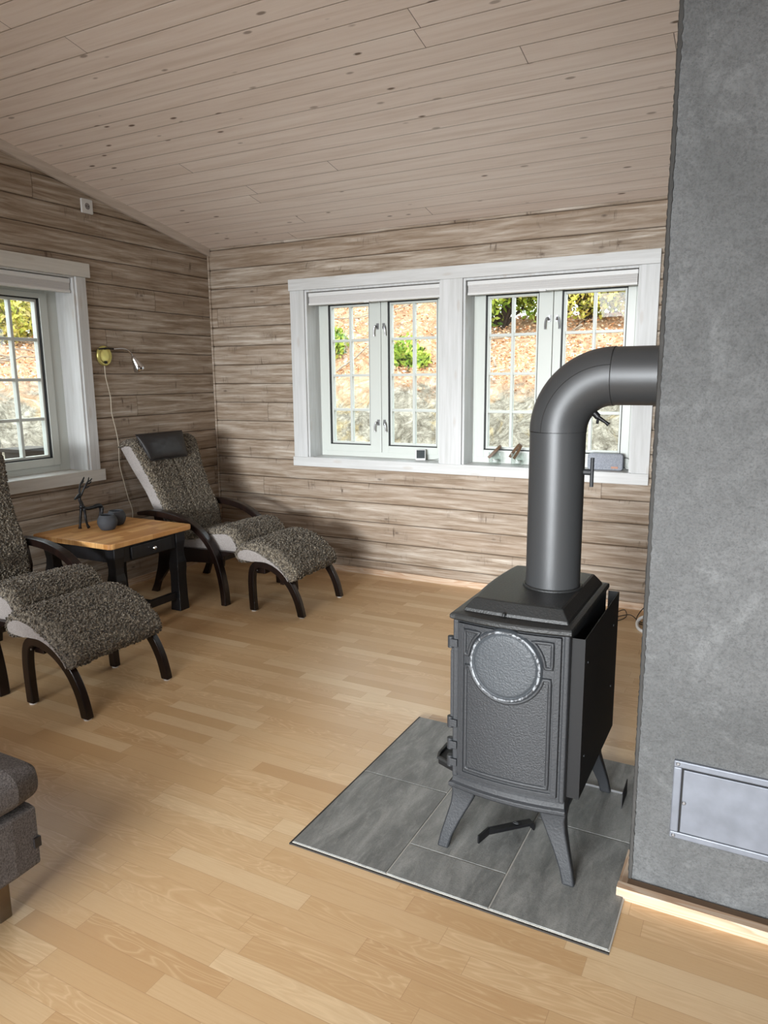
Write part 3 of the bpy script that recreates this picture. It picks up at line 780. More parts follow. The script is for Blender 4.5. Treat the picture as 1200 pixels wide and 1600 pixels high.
# top: lip, sloping lid, raised plateau
stack([(-0.002, 0.712), (0.010, 0.719), (0.014, 0.722), (0.014, 0.731), (0.010, 0.736), (-0.012, 0.7385)], M['irondark'], 'top_plate')
b = bmesh.new(); lv = []
for gx0, gx1, gy0, gy1, z in ((0.014, 0.010, 0.030, 0.012, 0.735), (0.018, 0.014, 0.034, 0.016, 0.746), (0.036, 0.034, 0.058, 0.030, 0.770), (0.042, 0.040, 0.064, 0.036, 0.772)):
    x0, x1, y0, y1 = SX0+gx0, SX1-gx1, SY0-0.012+gy0, SY1-gy1
    c = 0.006
    row = []
    nn = 14
    for i in range(nn+1):
        y = y0+(y1-y0)*i/nn; row.append((x0-0.012*(1-(2*i/nn-1)**2), y))
    row = [(x1-(x1-x0)*i/nn, y0-0.006*(1-(2*i/nn-1)**2)) for i in range(nn)]+row[:]+[(x0+(x1-x0)*i/nn, y1+0.008*(1-(2*i/nn-1)**2)) for i in range(1, nn)]+[(x1, y1)]
    lv.append([b.verts.new((x, y, z)) for x, y in row])
k = len(lv[0])
for a, c in zip(lv, lv[1:]):
    for i in range(k): b.faces.new((a[i], a[(i+1) % k], c[(i+1) % k], c[i]))
b.faces.new(lv[0][::-1]); b.faces.new(lv[-1])
sl('raised_lid', b, M['irondark'], bv=0.003)
PXc, PYc = -0.527, 2.066
sl('flue_collar', lathe(bmesh.new(), [(0.086, 0.770), (0.086, 0.776), (0.083, 0.778), (0.0785, 0.776)], 48, (PXc, PYc, 0)), M['irondark'], bv=0, sm=False)
sl('lid_stud', lathe(bmesh.new(), [(0.005, 0.742), (0.005, 0.749), (0.003, 0.751)], 12, (-0.592, SY0+0.006, 0)), M['irondark'], bv=0)
# legs
def stove_leg(sx, sy, ox, oy):
    b = bmesh.new(); prev = None
    #  curve out to the foot: (height, outward shift, width)
    for z, s, w in ((HZ, 0.030, 0.034), (0.05, 0.022, 0.036), (0.10, 0.009, 0.044), (0.15, -0.004, 0.056), (0.185, -0.008, 0.068), (0.212, -0.004, 0.076)):
        X = ox+sx*s; Y = oy+sy*(s*0.55)
        a, c = sorted((X, X-sx*w)); e, f = sorted((Y, Y-sy*w*0.62))
        row = [b.verts.new(p) for p in ((a, e, z), (c, e, z), (c, f, z), (a, f, z))]
        if prev:
            for i in range(4): b.faces.new((prev[i], prev[(i+1) % 4], row[(i+1) % 4], row[i]))
        else: b.faces.new(row[::-1])
        prev = row
    b.faces.new(prev); o = sl('leg', b, M['iron'], bv=0.005, seg=3)
    return autosmooth(o, 50)
for sx in (-1, 1):
    for sy in (-1, 1):
        ox = SX0-0.016 if sx < 0 else SX1+0.010
        oy = SY0-0.004 if sy < 0 else SY1+0.025
        stove_leg(sx, sy, ox, oy)
# loading door on the hinge side (faces the seating), handle, ash lip
bm = B(SX0-0.010, SX0+0.004, SY0+0.02, SY1-0.02, 0.30, 0.705); dr = sl('front_door', bm, M['iron'])
bm = B(SX0-0.013, SX0-0.009, SY0+0.07, SY1-0.07, 0.40, 0.66); sl('door_glass', bm, M['slot'], dr)
bm = tube(bmesh.new(), [(SX0-0.01, SY1-0.04, 0.5), (SX0-0.034, SY1-0.04, 0.505), (SX0-0.045, SY1-0.04, 0.47), (SX0-0.045, SY1-0.04, 0.42)], 0.007, 10); sl('door_handle', bm, M['steel'], dr, bv=0)
for z in (0.648, 0.407, 0.340, 0.286):
    b = lathe(bmesh.new(), [(0.0095, z-0.017), (0.0095, z+0.017)], 16, (SX0-0.013, SY0-0.002, 0)); box(b, SX0-0.013, SX0+0.010, SY0-0.013, SY0+0.010, z-0.011, z+0.011)
    sl('hinge', b, M['iron'], bv=0.0015)
b = bmesh.new(); prism(b, [(SX0-0.014, 0.40), (SX0-0.014, 0.62), (SX0-0.008, 0.636), (SX0, 0.636), (SX0, 0.38), (SX0-0.006, 0.386)], SY0-0.004, SY0+0.010, 'xz'); sl('hinge_strap', b, M['iron'], bv=0.002)
b = bmesh.new(); prism(b, [(SX0, SY0+0.025), (SX0-0.075, SY0+0.055), (SX0-0.082, SY0+0.075), (SX0-0.082, SY1-0.075), (SX0-0.075, SY1-0.055), (SX0, SY1-0.025)], 0.228, 0.246, 'xy')
al = sl('ash_lip', b, M['shield'], bv=0.003)
b = bmesh.new(); tube(b, [(SX0, SY0+0.025, 0.250), (SX0-0.075, SY0+0.055, 0.250), (SX0-0.082, SY0+0.08, 0.250), (SX0-0.082, SY1-0.08, 0.250), (SX0-0.075, SY1-0.055, 0.250), (SX0, SY1-0.025, 0.250)], 0.0055, 8); sl('lip_rim', b, M['irondark'], al, bv=0)
# heat shield around the chimney side
b = bmesh.new(); T = 0.0022
xs = SX1+0.034
hp = [(SX1-0.012, SY0+0.018), (xs, SY0+0.020), (xs, SY1+0.030), (xs-0.034, SY1+0.030), (xs-0.034, SY1+0.030-T), (xs-T, SY1+0.030-T), (xs-T, SY0+0.020+T), (SX1-0.012, SY0+0.018+T)]
prism(b, hp, 0.250, 0.706, 'xy')
sh = sl('heat_shield', b, M['shield'], bv=0)
for y, z in ((SY0+0.06, 0.63), (SY0+0.06, 0.36), (SY1-0.05, 0.42), (SY1-0.05, 0.62)):
    sl('rivet', lathe(bmesh.new(), [(0.0035, xs), (0.0035, xs+0.002), (0.002, xs+0.003)], 10, (0, y, z), 'x'), M['iron'], sh, bv=0)

# ------------------------------------------------------------------ stovepipe
R0 = 0.0785; ZB, ZH = 1.226, 1.3795; XE = -0.376
RB = ZH-ZB
sp = thing('stovepipe', 'thick matt grey stovepipe bending from the stove top into the chimney', 'pipe', (PXc, PYc, 0.776))
def pl(name, bm, mat, parent=sp, sm=True):
    bmesh.ops.translate(bm, verts=bm.verts, vec=-Vector((PXc, PYc, 0.776))); o = link(name, bm, mat, parent)
    return autosmooth(o, 40) if sm else o
pl('vertical_section', tube(bmesh.new(), [(PXc, PYc, 0.774), (PXc, PYc, 0.80), (PXc, PYc, ZB-0.001)], R0, 64), M['pipe'])
pts = []
for i in range(33):
    a = pi-(pi/2)*i/32
    pts.append((XE+(XE-PXc)*cos(a), PYc, ZB+(ZH-ZB)*sin(a)))
pl('elbow', tube(bmesh.new(), pts, R0+0.0012, 64), M['pipe'])
pl('horizontal_section', tube(bmesh.new(), [(XE+0.001, PYc, ZH), (-0.30, PYc, ZH), (-0.215, PYc, ZH)], R0, 64), M['pipe'])
# seam lines: longitudinal joint on the elbow + ring joints
def seampath(phi, a0=0, a1=1, n=30):
    out = []
    for i in range(n+1):
        a = pi-(pi/2)*(a0+(a1-a0)*i/n); c = Vector((XE+(XE-PXc)*cos(a), PYc, ZB+(ZH-ZB)*sin(a))); rad = Vector((cos(a), 0, sin(a)))
        out.append(c+(rad*cos(phi)+Vector((0, -1, 0))*sin(phi))*(R0+0.0012))
    return out
pl('elbow_seam', tube(bmesh.new(), seampath(radians(68)), 0.0011, 6), M['slot'], sm=False)
def ringj(c, ax, a0=0, a1=360):
    out = []
    for i in range(49):
        a = radians(a0+(a1-a0)*i/48)
        if ax == 'z': out.append((c[0]+(R0+0.0008)*cos(a), c[1]+(R0+0.0008)*sin(a), c[2]))
        else: out.append((c[0], c[1]+(R0+0.0008)*cos(a), c[2]+(R0+0.0008)*sin(a)))
    return out
pl('ring_joint', tube(bmesh.new(), ringj((XE, PYc, ZH), 'x'), 0.0011, 6), M['slot'], sm=False)
pl('ring_joint', tube(bmesh.new(), ringj((PXc, PYc, ZB), 'z'), 0.0007, 6), M['shield'], sm=False)
# damper with T handle
b = tube(bmesh.new(), [(PXc+R0-0.004, PYc, 1.113), (PXc+R0+0.020, PYc, 1.113)], 0.0085, 16); dm = pl('damper_spindle', b, M['iron'])
b = tube(bmesh.new(), [(PXc+R0+0.022, PYc, 1.072), (PXc+R0+0.022, PYc, 1.080), (PXc+R0+0.022, PYc, 1.146), (PXc+R0+0.022, PYc, 1.154)], 0.0055, 12); pl('damper_handle', b, M['iron'], dm)
a = radians(135); c = Vector((XE+(XE-PXc)*cos(a), PYc, ZB+(ZH-ZB)*sin(a))); rad = Vector((cos(a), 0, sin(a)))
p0 = c-rad*(R0-0.002); p1 = c-rad*(R0+0.016)
b = tube(bmesh.new(), [p0, p1], 0.009, 14); kn = pl('hatch_knob', b, M['black'])
b = tube(bmesh.new(), [p1+Vector((-0.010, 0, 0.008)), p1, p1+Vector((0.022, -0.004, -0.014)), p1+Vector((0.030, -0.004, -0.020))], [0.004, 0.006, 0.0045, 0.006], 10); tube(b, [p1, p1+Vector((-0.002, 0, -0.018))], 0.004, 8); pl('wing_grip', b, M['black'], kn)

# ------------------------------------------------------------------ loose metal parts on the hearth
b = bmesh.new()
P = [Vector((-0.668, 1.850, HZ)), Vector((-0.655, 1.905, HZ)), Vector((-0.556, 2.005, HZ)), Vector((-0.538, 1.988, HZ))]
Pi = [p.copy() for p in P]
for p, q, wz in zip(P, P[1:], (0.026, 0.024, 0.02)):
    d = (q-p).normalized(); nrm = Vector((-d.y, d.x, 0))*0.0025
    v = [b.verts.new(p+nrm), b.verts.new(q+nrm), b.verts.new(q-nrm), b.verts.new(p-nrm)]; w = [b.verts.new(x.co+Vector((0, 0, wz))) for x in v]
    for f in ((0, 1, 2, 3), (0, 1, 1, 0)): 
        if len(set(f)) == 4: b.faces.new([v[i] for i in f]); b.faces.new([w[i] for i in f])
    for i in range(4): b.faces.new((v[i], v[(i+1) % 4], w[(i+1) % 4], w[i]))
d = (P[2]-P[1]).normalized(); nrm = Vector((d.y, -d.x, 0))
v = [P[1], P[2], P[2]+nrm*0.022, P[1]+nrm*0.016]; lo = [b.verts.new(x+Vector((0, 0, 0.020))) for x in v]; hi = [b.verts.new(x+Vector((0, 0, 0.0235))) for x in v]
b.faces.new(lo); b.faces.new(hi)
for i in range(4): b.faces.new((lo[i], lo[(i+1) % 4], hi[(i+1) % 4], hi[i]))
t = thing('metal_bracket', 'black bent metal bracket lying on the tiles under the stove', 'bracket', (0, 0, 0))
link('bracket_strip', b, M['black'], t)
b = tube(bmesh.new(), [(-0.588+0.009*cos(k*pi/6), 1.963+0.004*sin(k*pi/6), HZ+0.0246) for k in range(12)], 0.0014, 6, closed=True); link('slot_rim', b, M['iron'], t)
t = thing('metal_angle_plate', 'thin black metal angle plate standing on the tiles behind the stove leg', 'bracket', (0, 0, 0))
link('edge_strip', B(-0.475, -0.322, 2.313, 2.3155, HZ, HZ+0.006), M['steel'], t)
b = bmesh.new(); prism(b, [(2.225, HZ), (2.325, HZ), (2.325, HZ+0.052), (2.235, HZ+0.045)], -0.322, -0.3195, 'yz'); link('upright_flange', b, M['shield'], t)

# ------------------------------------------------------------------ padded shapes
def loft_loop(outer, inner, ys, wfun, shrink, disp=0.0, seedoff=0.0, yc=0.0):
    """closed profile loops (outer/inner in xz) swept across y; outer sinks to inner near the ends"""
    b = bmesh.new(); n = len(outer); rows = []
    for v in ys:
        row = []
        e = shrink(abs(v))
        for i, (o, q) in enumerate(zip(outer, inner)):
            s = i/(n-1); w = wfun(s)
            p = q+(o-q)*e; row.append((p.x, yc+v*w, p.y, s))
        rin = [(q.x, yc+v*wfun(i/(n-1)), q.y) for i, q in enumerate(inner)]
        ro = [b.verts.new(p[:3]) for p in row]; ri = [b.verts.new(p) for p in rin]
        rows.append((ro, ri))
    for (a, ai), (c, ci) in zip(rows, rows[1:]):
        for i in range(n-1):
            b.faces.new((a[i], a[i+1], c[i+1], c[i])); b.faces.new((ai[i], ci[i], ci[i+1], ai[i+1]))
        b.faces.new((a[0], c[0], ci[0], ai[0])); b.faces.new((a[-1], ai[-1], ci[-1], c[-1]))
    for a, ai in (rows[0], rows[-1]):
        for i in range(n-1):
            b.faces.new((a[i], a[i+1], ai[i+1], ai[i]))
    bmesh.ops.remove_doubles(b, verts=b.verts, dist=0.0002)
    bmesh.ops.recalc_face_normals(b, faces=b.faces); b.normal_update()
    if disp:
        nm = {v: v.normal.copy() for v in b.verts}
        for v in b.verts:
            c = v.co+Vector((seedoff, seedoff, 0))
            h = noise.noise(c*85)*0.55+noise.noise(c*170)*0.4+noise.noise(c*14)*0.7
            v.co += nm[v]*h*disp
    return b
def V2(l): return [Vector((a, c, 0)) for a, c in l]
def path2(l, n): return [Vector((p.x, p.y)) for p in spline(V2(l), n)]
def tufts(b, rng, n, size, parent_faces=None):
    """small curled locks scattered over the fleece so that its outline is woolly"""
    faces = [f for f in b.faces]; areas = [f.calc_area() for f in faces]
    pick = rng.choices(range(len(faces)), weights=areas, k=n)
    out = []
    for k in pick:
        f = faces[k]; vs_ = [v.co for v in f.verts]
        w = [rng.random() for _ in vs_]; s = sum(w); p = sum((c*(x/s) for c, x in zip(vs_, w)), Vector()); out.append((p, f.normal.copy()))
    for p, nn in out:
        if abs(nn.y) > 0.93 and rng.random() < 0.6: continue
        a = Vector((rng.gauss(0, 1), rng.gauss(0, 1), rng.gauss(0, 1))); t = (a-nn*a.dot(nn)).normalized(); u = nn.cross(t)
        r = size*rng.uniform(0.6, 1.2); k_ = rng.uniform(0.35, 0.9)
        c = [p-t*r*0.9-nn*r*0.3, p-t*r*0.35+nn*r*k_, p+t*r*0.35+nn*r*k_*0.95, p+t*r*0.95-nn*r*0.2]
        th = r*0.5; prev = None
        for i, q in enumerate(c):
            k = th*(0.5, 1.0, 1.0, 0.5)[i]
            row = [b.verts.new(q+(u*cos(x)+nn*sin(x))*k) for x in (0.2, 1.57, 2.9, 4.7)]
            if prev:
                for j in range(4): b.faces.new((prev[j], prev[(j+1) % 4], row[(j+1) % 4], row[j]))
            prev = row
        b.faces.new(prev)
def edge(w, k=0.12, e0=0.25):
    # w in 0..1 -> thickness factor with a rounded roll at the ends
    def f(a):
        if a < 1-k: return 1.0
        t = (a-(1-k))/k; return e0+(1-e0)*sqrt(max(0, 1-t*t))
    return f
def lin(n): return [-1+2*i/(n-1) for i in range(n)]
rngT = random.Random(3)
NS, NY = 90, 84

# ------------------------------------------------------------------ footstool
def make_footstool(loc, label):
    r = thing('footstool', label, 'footstool', loc, 0, None)
    ox, oz = -2.575, 0
    sh = lambda l: [(a-ox, c) for a, c in l]
    core = sh([(-2.72, .312), (-2.80, .318), (-2.822, .333), (-2.822, .352), (-2.80, .372), (-2.74, .382), (-2.66, .362), (-2.585, .325), (-2.53, .287), (-2.488, .245), (-2.468, .218), (-2.478, .220), (-2.49, .243), (-2.545, .287), (-2.62, .316), (-2.70, .316)])
    b = prism(bmesh.new(), [(p.x, p.y) for p in path2(core, 60)], -0.252, 0.252, 'xz'); link('side_panel', b, M['side'], r)
    inner = sh([(-2.765, .314), (-2.808, .320), (-2.820, .334), (-2.820, .352), (-2.80, .370), (-2.74, .380), (-2.66, .360), (-2.585, .323), (-2.53, .285), (-2.488, .243), (-2.470, .222)])
    outer = sh([(-2.772, .300), (-2.822, .304), (-2.850, .330), (-2.844, .366), (-2.808, .400), (-2.735, .424), (-2.650, .424), (-2.55, .392), (-2.468, .335), (-2.418, .272), (-2.432, .226)])
    b = loft_loop(path2(outer, NS), path2(inner, NS), lin(NY), lambda s: 0.250, edge(0, 0.10, 0.30), 0.006)
    tufts(b, rngT, 9000, 0.0068)
    link('fleece_cushion', b, M['fleece'], r, smooth=True)
    lo = [(-2.737, 0), (-2.742, .10), (-2.742, .20), (-2.728, .268), (-2.690, .296), (-2.62, .292), (-2.545, .258), (-2.478, .200), (-2.430, .120), (-2.405, .04), (-2.398, 0.0)]
    for y in (-0.226, 0.226):
        b = bentwood(sh(lo), 0.042, y-0.017, y+0.017, z0=0.006); bevel(link('bentwood_leg', b, M['darkwood'], r), 0.005, 3)
        for x in (-2.737, -2.398):
            link('glide', lathe(bmesh.new(), [(0.016, 0), (0.017, 0.006)], 14, (x-ox, y, 0)), M['felt'], r)
    b = B(-0.145, -0.085, -0.209, 0.209, 0.232, 0.286); bevel(link('cross_rail', b, M['darkwood'], r), 0.003)
    b = B(0.02, 0.045, -0.209, 0.209, 0.18, 0.235); bevel(link('cross_rail', b, M['darkwood'], r), 0.003)
    for y in (-0.244, 0.244): pass
    link('bolt', lathe(bmesh.new(), [(0.004, -0.246), (0.004, -0.242)], 10, (-0.115, 0, 0.262), 'y'), M['steel'], r)
    return r
def bentwood(cl, w, y0, y1, z0=0.0, n=44, taper=None):
    c = path2(cl, n); L, R = [], []
    for i, p in enumerate(c):
        t = (c[min(i+1, n-1)]-c[max(i-1, 0)]).normalized(); nn = Vector((-t.y, t.x)); k = w/2*(taper(i/(n-1)) if taper else 1)
        L.append(p+nn*k); R.append(p-nn*k)
    b = bmesh.new(); prev = None
    for l, r in zip(L, R):
        row = [b.verts.new(q) for q in ((l.x, y0, max(z0, l.y)), (l.x, y1, max(z0, l.y)), (r.x, y1, max(z0, r.y)), (r.x, y0, max(z0, r.y)))]
        if prev:
            for j in range(4): b.faces.new((prev[j], prev[(j+1) % 4], row[(j+1) % 4], row[j]))
        else: b.faces.new(row[::-1])
        prev = row
    b.faces.new(prev); return b
fsB = make_footstool((-2.572, 2.121, 0), 'curly grey sheepskin footstool nearest the camera in front of the left recliner')
fsA = dup(fsB, (-2.510, 3.585, 0), 'curly grey sheepskin footstool beside the back wall in front of the recliner with a headrest')
fsA.rotation_euler = (0, 0, radians(2.0))

# ------------------------------------------------------------------ recliner
def make_recliner(loc, label):
    r = thing('recliner_chair', label, 'armchair', loc)
    ox = -3.2
    sh = lambda l: [(a-ox, c) for a, c in l]
    # seat
    core = sh([(-3.36, .345), (-3.30, .365), (-3.15, .385), (-3.03, .425), (-2.92, .437), (-2.875, .432), (-2.852, .40), (-2.825, .365), (-2.815, .340), (-2.90, .336), (-3.10, .332), (-3.30, .325), (-3.36, .330)])
    b = prism(bmesh.new(), [(p.x, p.y) for p in path2(core, 50)], -0.236, 0.236, 'xz'); link('seat_side', b, M['side'], r)
    inner = sh([(-3.34, .345), (-3.28, .362), (-3.15, .383), (-3.03, .423), (-2.92, .435), (-2.878, .430), (-2.855, .40), (-2.83, .365), (-2.82, .342), (-2.86, .338)])
    outer = sh([(-3.36, .365), (-3.29, .392), (-3.16, .415), (-3.03, .455), (-2.93, .476), (-2.855, .468), (-2.806, .430), (-2.788, .38), (-2.790, .330), (-2.84, .315)])
    b = loft_loop(path2(outer, NS), path2(inner, NS), lin(NY), lambda s: 0.235, edge(0, 0.10, 0.30), 0.006, 2.0)
    tufts(b, rngT, 8500, 0.0068); link('fleece_seat', b, M['fleece'], r, smooth=True)
    # backrest
    wf = lambda s: (0.225+0.015*min(1, s/0.35)) if s < 0.45 else 0.24+0.060*((s-0.45)/0.55)**1.4
    fr = path2(sh([(-3.355, .345), (-3.385, .50), (-3.460, .64), (-3.552, .82), (-3.600, .925), (-3.628, .965)]), 50)
    bk = path2(sh([(-3.455, .345), (-3.500, .50), (-3.570, .64), (-3.660, .80), (-3.715, .925), (-3.730, .960)]), 50)
    b = bmesh.new(); rows = []
    for i, (p, q) in enumerate(zip(fr, bk)):
        w = wf(i/49)-0.012; rows.append([b.verts.new((p.x, -w, p.y)), b.verts.new((p.x, w, p.y)), b.verts.new((q.x, w*0.97, q.y)), b.verts.new((q.x, -w*0.97, q.y))])
    for a, c in zip(rows, rows[1:]):
        for j in range(4): b.faces.new((a[j], a[(j+1) % 4], c[(j+1) % 4], c[j]))
    b.faces.new(rows[0][::-1]); b.faces.new(rows[-1])
    bevel(link('back_shell', b, M['side'], r), 0.02, 3)
    inner = path2(sh([(-3.357, .350), (-3.387, .50), (-3.462, .64), (-3.554, .82), (-3.602, .925), (-3.630, .964), (-3.68, .966), (-3.725, .955)]), 110)
    outer = path2(sh([(-3.325, .350), (-3.352, .505), (-3.430, .65), (-3.520, .83), (-3.570, .935), (-3.615, .990), (-3.685, .996), (-3.745, .945)]), 110)
    b = loft_loop(outer, inner, lin(NY), lambda s: wf(min(1, s*1.12)), edge(0, 0.14, 0.12), 0.006, 5.0)
    # hollow the middle of the back so that its edges stand forward like wings
    for v in b.verts:
        k = max(0, min(1, (v.co.z-0.40)/0.5)); wv = min(1.0, abs(v.co.y)/0.27); v.co.x += 0.020*k*(wv*wv)*(1 if v.co.z < 1.0 else 0.6)
        v.co.x -= 0.010*math.exp(-(v.co.y/0.008)**2)*(1 if 0.42 < v.co.z < 0.98 else 0)
    b.normal_update(); tufts(b, rngT, 13000, 0.0068)
    link('fleece_back', b, M['fleece'], r, smooth=True)
    # arms: long bentwood sweeps that become the front legs
    cl = sh([(-3.575, .528), (-3.50, .537), (-3.40, .540), (-3.27, .529), (-3.16, .500), (-3.07, .452), (-2.998, .385), (-2.948, .30), (-2.915, .20), (-2.895, .09), (-2.889, 0.0)])
    for s, nm in ((-1, 'arm'), (1, 'arm')):
        y = s*0.287
        b = bentwood(cl, 0.040, y-0.025, y+0.025, taper=lambda t: 0.55+0.45*min(1, t/0.12)); a = bevel(link('bentwood_arm', b, M['darkwood'], r), 0.006, 3)
        # rear leg and side rail
        pl_ = sh([(-3.545, 0), (-3.490, 0), (-3.462, .074), (-3.39, .158), (-3.313, .213), (-3.18, .238), (-3.02, .248), (-2.925, .232), (-2.915, .300), (-2.86, .322), (-2.83, .336), (-3.10, .331), (-3.36, .325), (-3.452, .318), (-3.458, .25), (-3.475, .17), (-3.513, .06)])
        yy = s*0.248
        b = prism(bmesh.new(), pl_, yy-0.013, yy+0.013, 'xz'); bevel(link('rear_leg_frame', b, M['darkwood'], r), 0.003)
        b = prism(bmesh.new(), sh([(-3.455, .31), (-3.39, .31), (-3.37, .42), (-3.39, .525), (-3.47, .525), (-3.455, .42)]), yy-0.010+s*0.012, yy+0.010+s*0.012, 'xz'); bevel(link('arm_support', b, M['darkwood'], r), 0.003)
    b = B(-0.23, -0.19, -0.236, 0.236, 0.27, 0.32); bevel(link('cross_rail', b, M['darkwood'], r), 0.003)
    b = B(0.22, 0.26, -0.262, 0.262, 0.262, 0.312); bevel(link('cross_rail', b, M['darkwood'], r), 0.003)
    return r
rcA = make_recliner((-3.2, 3.648, 0), 'sheepskin recliner with black leather headrest standing in the room corner')
rcB = dup(rcA, (-3.245, 2.178, 0), 'sheepskin recliner cut off by the left edge beside the side table')
for ch in COL.objects:      # the left recliner is set a little more upright
    if ch.parent == rcB and ch.name.split('.')[0] in ('back_shell', 'fleece_back'):
        pv = Vector((-0.15, 0, 0.36)); rm = Matrix.Rotation(radians(3.0), 4, 'Y'); ch.matrix_local = Matrix.Translation(pv) @ rm @ Matrix.Translation(-pv)
        if True: ch.location.z += 0.008
# leather headrest pillow hung over the top of the corner recliner's back
def pillow():
    c0 = Vector((-3.572, 3.590, 0.940)); up = Vector((-0.36, 0, 0.93)).normalized(); sd = Vector((0, 1, 0)); fw = sd.cross(up).normalized()*1
    if fw.x < 0: fw = -fw
    b = bmesh.new(); nu, nv = 40, 26; rows = []
    for side_ in (1, -1):
        g = []
        for i in range(nu+1):
            row = []
            for j in range(nv+1):
                u = -1+2*i/nu; v = -1+2*j/nv
                th = (max(0, 1-abs(u)**3.2)**0.5)*(max(0, 1-abs(v)**2.4)**0.6)
                wr = 0.003*noise.noise(Vector((u*4, v*2.5, side_)))*th
                pp = c0+sd*(u*(0.190+0.020*v)-0.006*v)+up*(v*0.092-0.0)+fw*(side_*0.034*th*(1.0 if side_ > 0 else 0.75)+wr)
                row.append(b.verts.new(pp))
            g.append(row)
        for i in range(nu):
            for j in range(nv): b.faces.new((g[i][j], g[i+1][j], g[i+1][j+1], g[i][j+1]))
    bmesh.ops.remove_doubles(b, verts=b.verts, dist=0.0003)
    return b, c0, sd, up, fw
b, c0, sd, up, fw = pillow()
hp_root = rcA
b.transform(Matrix.Translation(-Vector(rcA.location)))
bmesh.ops.translate(b, verts=b.verts, vec=fw*0.030)
hr = link('headrest', b, M['leather'], rcA, smooth=True); hr['label'] = 'black leather headrest pillow'
b = bmesh.new()
corners = [c0+sd*(0.197*cos(a) if 0 else 0)+fw*0.030 for a in (0,)]
path = []
for u, v in [(-1, -1), (1, -1), (1, 1), (-1, 1)]:
    path.append(c0+sd*(u*(0.188+0.020*v)-0.006*v)+up*v*0.090+fw*0.030)
dn = []
for a, c in zip(path, path[1:]+path[:1]): dn += [a.lerp(c, k/8) for k in range(8)]
tube(b, [p-Vector(rcA.location) for p in dn], 0.0035, 8, closed=True); link('piping', b, M['leather'], hr, smooth=True)
for u in (-0.09, 0.09):
    b = bmesh.new()
    pts = [c0+sd*u+up*0.05+fw*0.012, c0+sd*u+up*0.078-fw*0.03, c0+sd*u+up*0.070-fw*0.10, c0+sd*u+up*0.0-fw*0.16]
    tube(b, [p-Vector(rcA.location) for p in spline(pts, 10)], 0.008, 6, sy=0.25)
    link('strap', b, M['leather'], hr)

# ------------------------------------------------------------------ side table
tb = thing('side_table', 'black side table with oak butcher-block top between the two recliners', 'table', (-3.345, 2.945, 0))
def tl(name, b, mat, parent=tb, bv=0.002):
    bmesh.ops.translate(b, verts=b.verts, vec=-Vector((-3.345, 2.945, 0))); o = link(name, b, mat, parent)
    if bv: bevel(o, bv)
    return o
TX0, TX1, TY0, TY1, TZ = -3.67, -3.035, 2.635, 3.262, 0.520
def rrect(x0, x1, y0, y1, r, n=6):
    p = []
    for cx, cy, a0 in ((x1-r, y1-r, 0), (x0+r, y1-r, 90), (x0+r, y0+r, 180), (x1-r, y0+r, 270)):
        p += [(cx+r*cos(radians(a0+90*i/n)), cy+r*sin(radians(a0+90*i/n))) for i in range(n+1)]
    return p
tl('table_top', prism(bmesh.new(), rrect(TX0, TX1, TY0, TY1, 0.028), TZ-0.030, TZ, 'xy'), M['butcher'], bv=0.004)
def tleg(cx, cy):
    b = bmesh.new(); prev = None
    for z, w in ((0, .039), (.03, .038), (.07, .036), (.12, .035), (.17, .034), (.22, .034), (.26, .037), (.30, .037), (.335, .031), (.37, .029), (.40, .032), (.43, .036), (.49, .036)):
        row = [b.verts.new((cx+sx*w, cy+sy*w, z)) for sx, sy in ((-1, -1), (1, -1), (1, 1), (-1, 1))]
        if prev:
            for j in range(4): b.faces.new((prev[j], prev[(j+1) % 4], row[(j+1) % 4], row[j]))
        else: b.faces.new(row[::-1])
        prev = row
    b.faces.new(prev); return tl('leg', b, M['blackwood'], bv=0.004)
LX = (-3.60, -3.095); LY = (2.715, 3.182)
for x in LX:
    for y in LY: tleg(x, y)
for x in (LX[1]+0.016, LX[0]-0.016): tl('apron', B(x-0.010, x+0.010, LY[0]+0.036, LY[1]-0.036, 0.395, 0.49), M['blackwood'])
for y in LY: tl('apron', B(LX[0]+0.036, LX[1]-0.036, y-0.010, y+0.010, 0.395, 0.49), M['blackwood'])
dw = tl('drawer', B(LX[1]+0.026, LX[1]+0.038, 2.80, 3.10, 0.402, 0.472), M['blackwood'])
tl('knob', lathe(bmesh.new(), [(0.005, LX[1]+0.037), (0.005, LX[1]+0.046), (0.011, LX[1]+0.050), (0.0125, LX[1]+0.056), (0.009, LX[1]+0.062), (0.002, LX[1]+0.064)], 16, (0, 2.955, 0.438), 'x'), M['chrome'], dw, 0)
for x in (LX[1], LX[0]): tl('stretcher', B(x-0.014, x+0.014, LY[0]+0.034, LY[1]-0.034, 0.075, 0.118), M['blackwood'])
tl('stretcher', B(LX[0]+0.014, LX[1]-0.014, 2.93, 2.97, 0.078, 0.115), M['blackwood'])

# reindeer figurine
dx = -3.52
def dp(y, z, x=0): return (dx+x, y, z)
t = thing('reindeer_figurine', 'thin black metal reindeer figurine with tall antlers on the side table', 'figurine', (dx, 2.93, TZ))
def dl(name, b, mat=None, parent=t):
    bmesh.ops.translate(b, verts=b.verts, vec=-Vector((dx, 2.93, TZ))); return link(name, b, mat or M['black'], parent, smooth=True)
b = bmesh.new()
tube(b, spline([dp(2.868, .665), dp(2.875, .650), dp(2.905, .636), dp(2.95, .636), dp(2.985, .641), dp(3.008, .636), dp(3.018, .615)], 22), [0.0078, 0.013, 0.01365, 0.01235, 0.01235] + [0.01105]*8 + [0.013]*6+[0.0117, 0.0104, 0.0078], 10)
tube(b, spline([dp(2.878, .648), dp(2.872, .675), dp(2.862, .700), dp(2.868, .722)], 10), [0.01365, 0.013, 0.0117, 0.01105, 0.0104, 0.00975, 0.0091, 0.00845, 0.0091, 0.0078], 10)
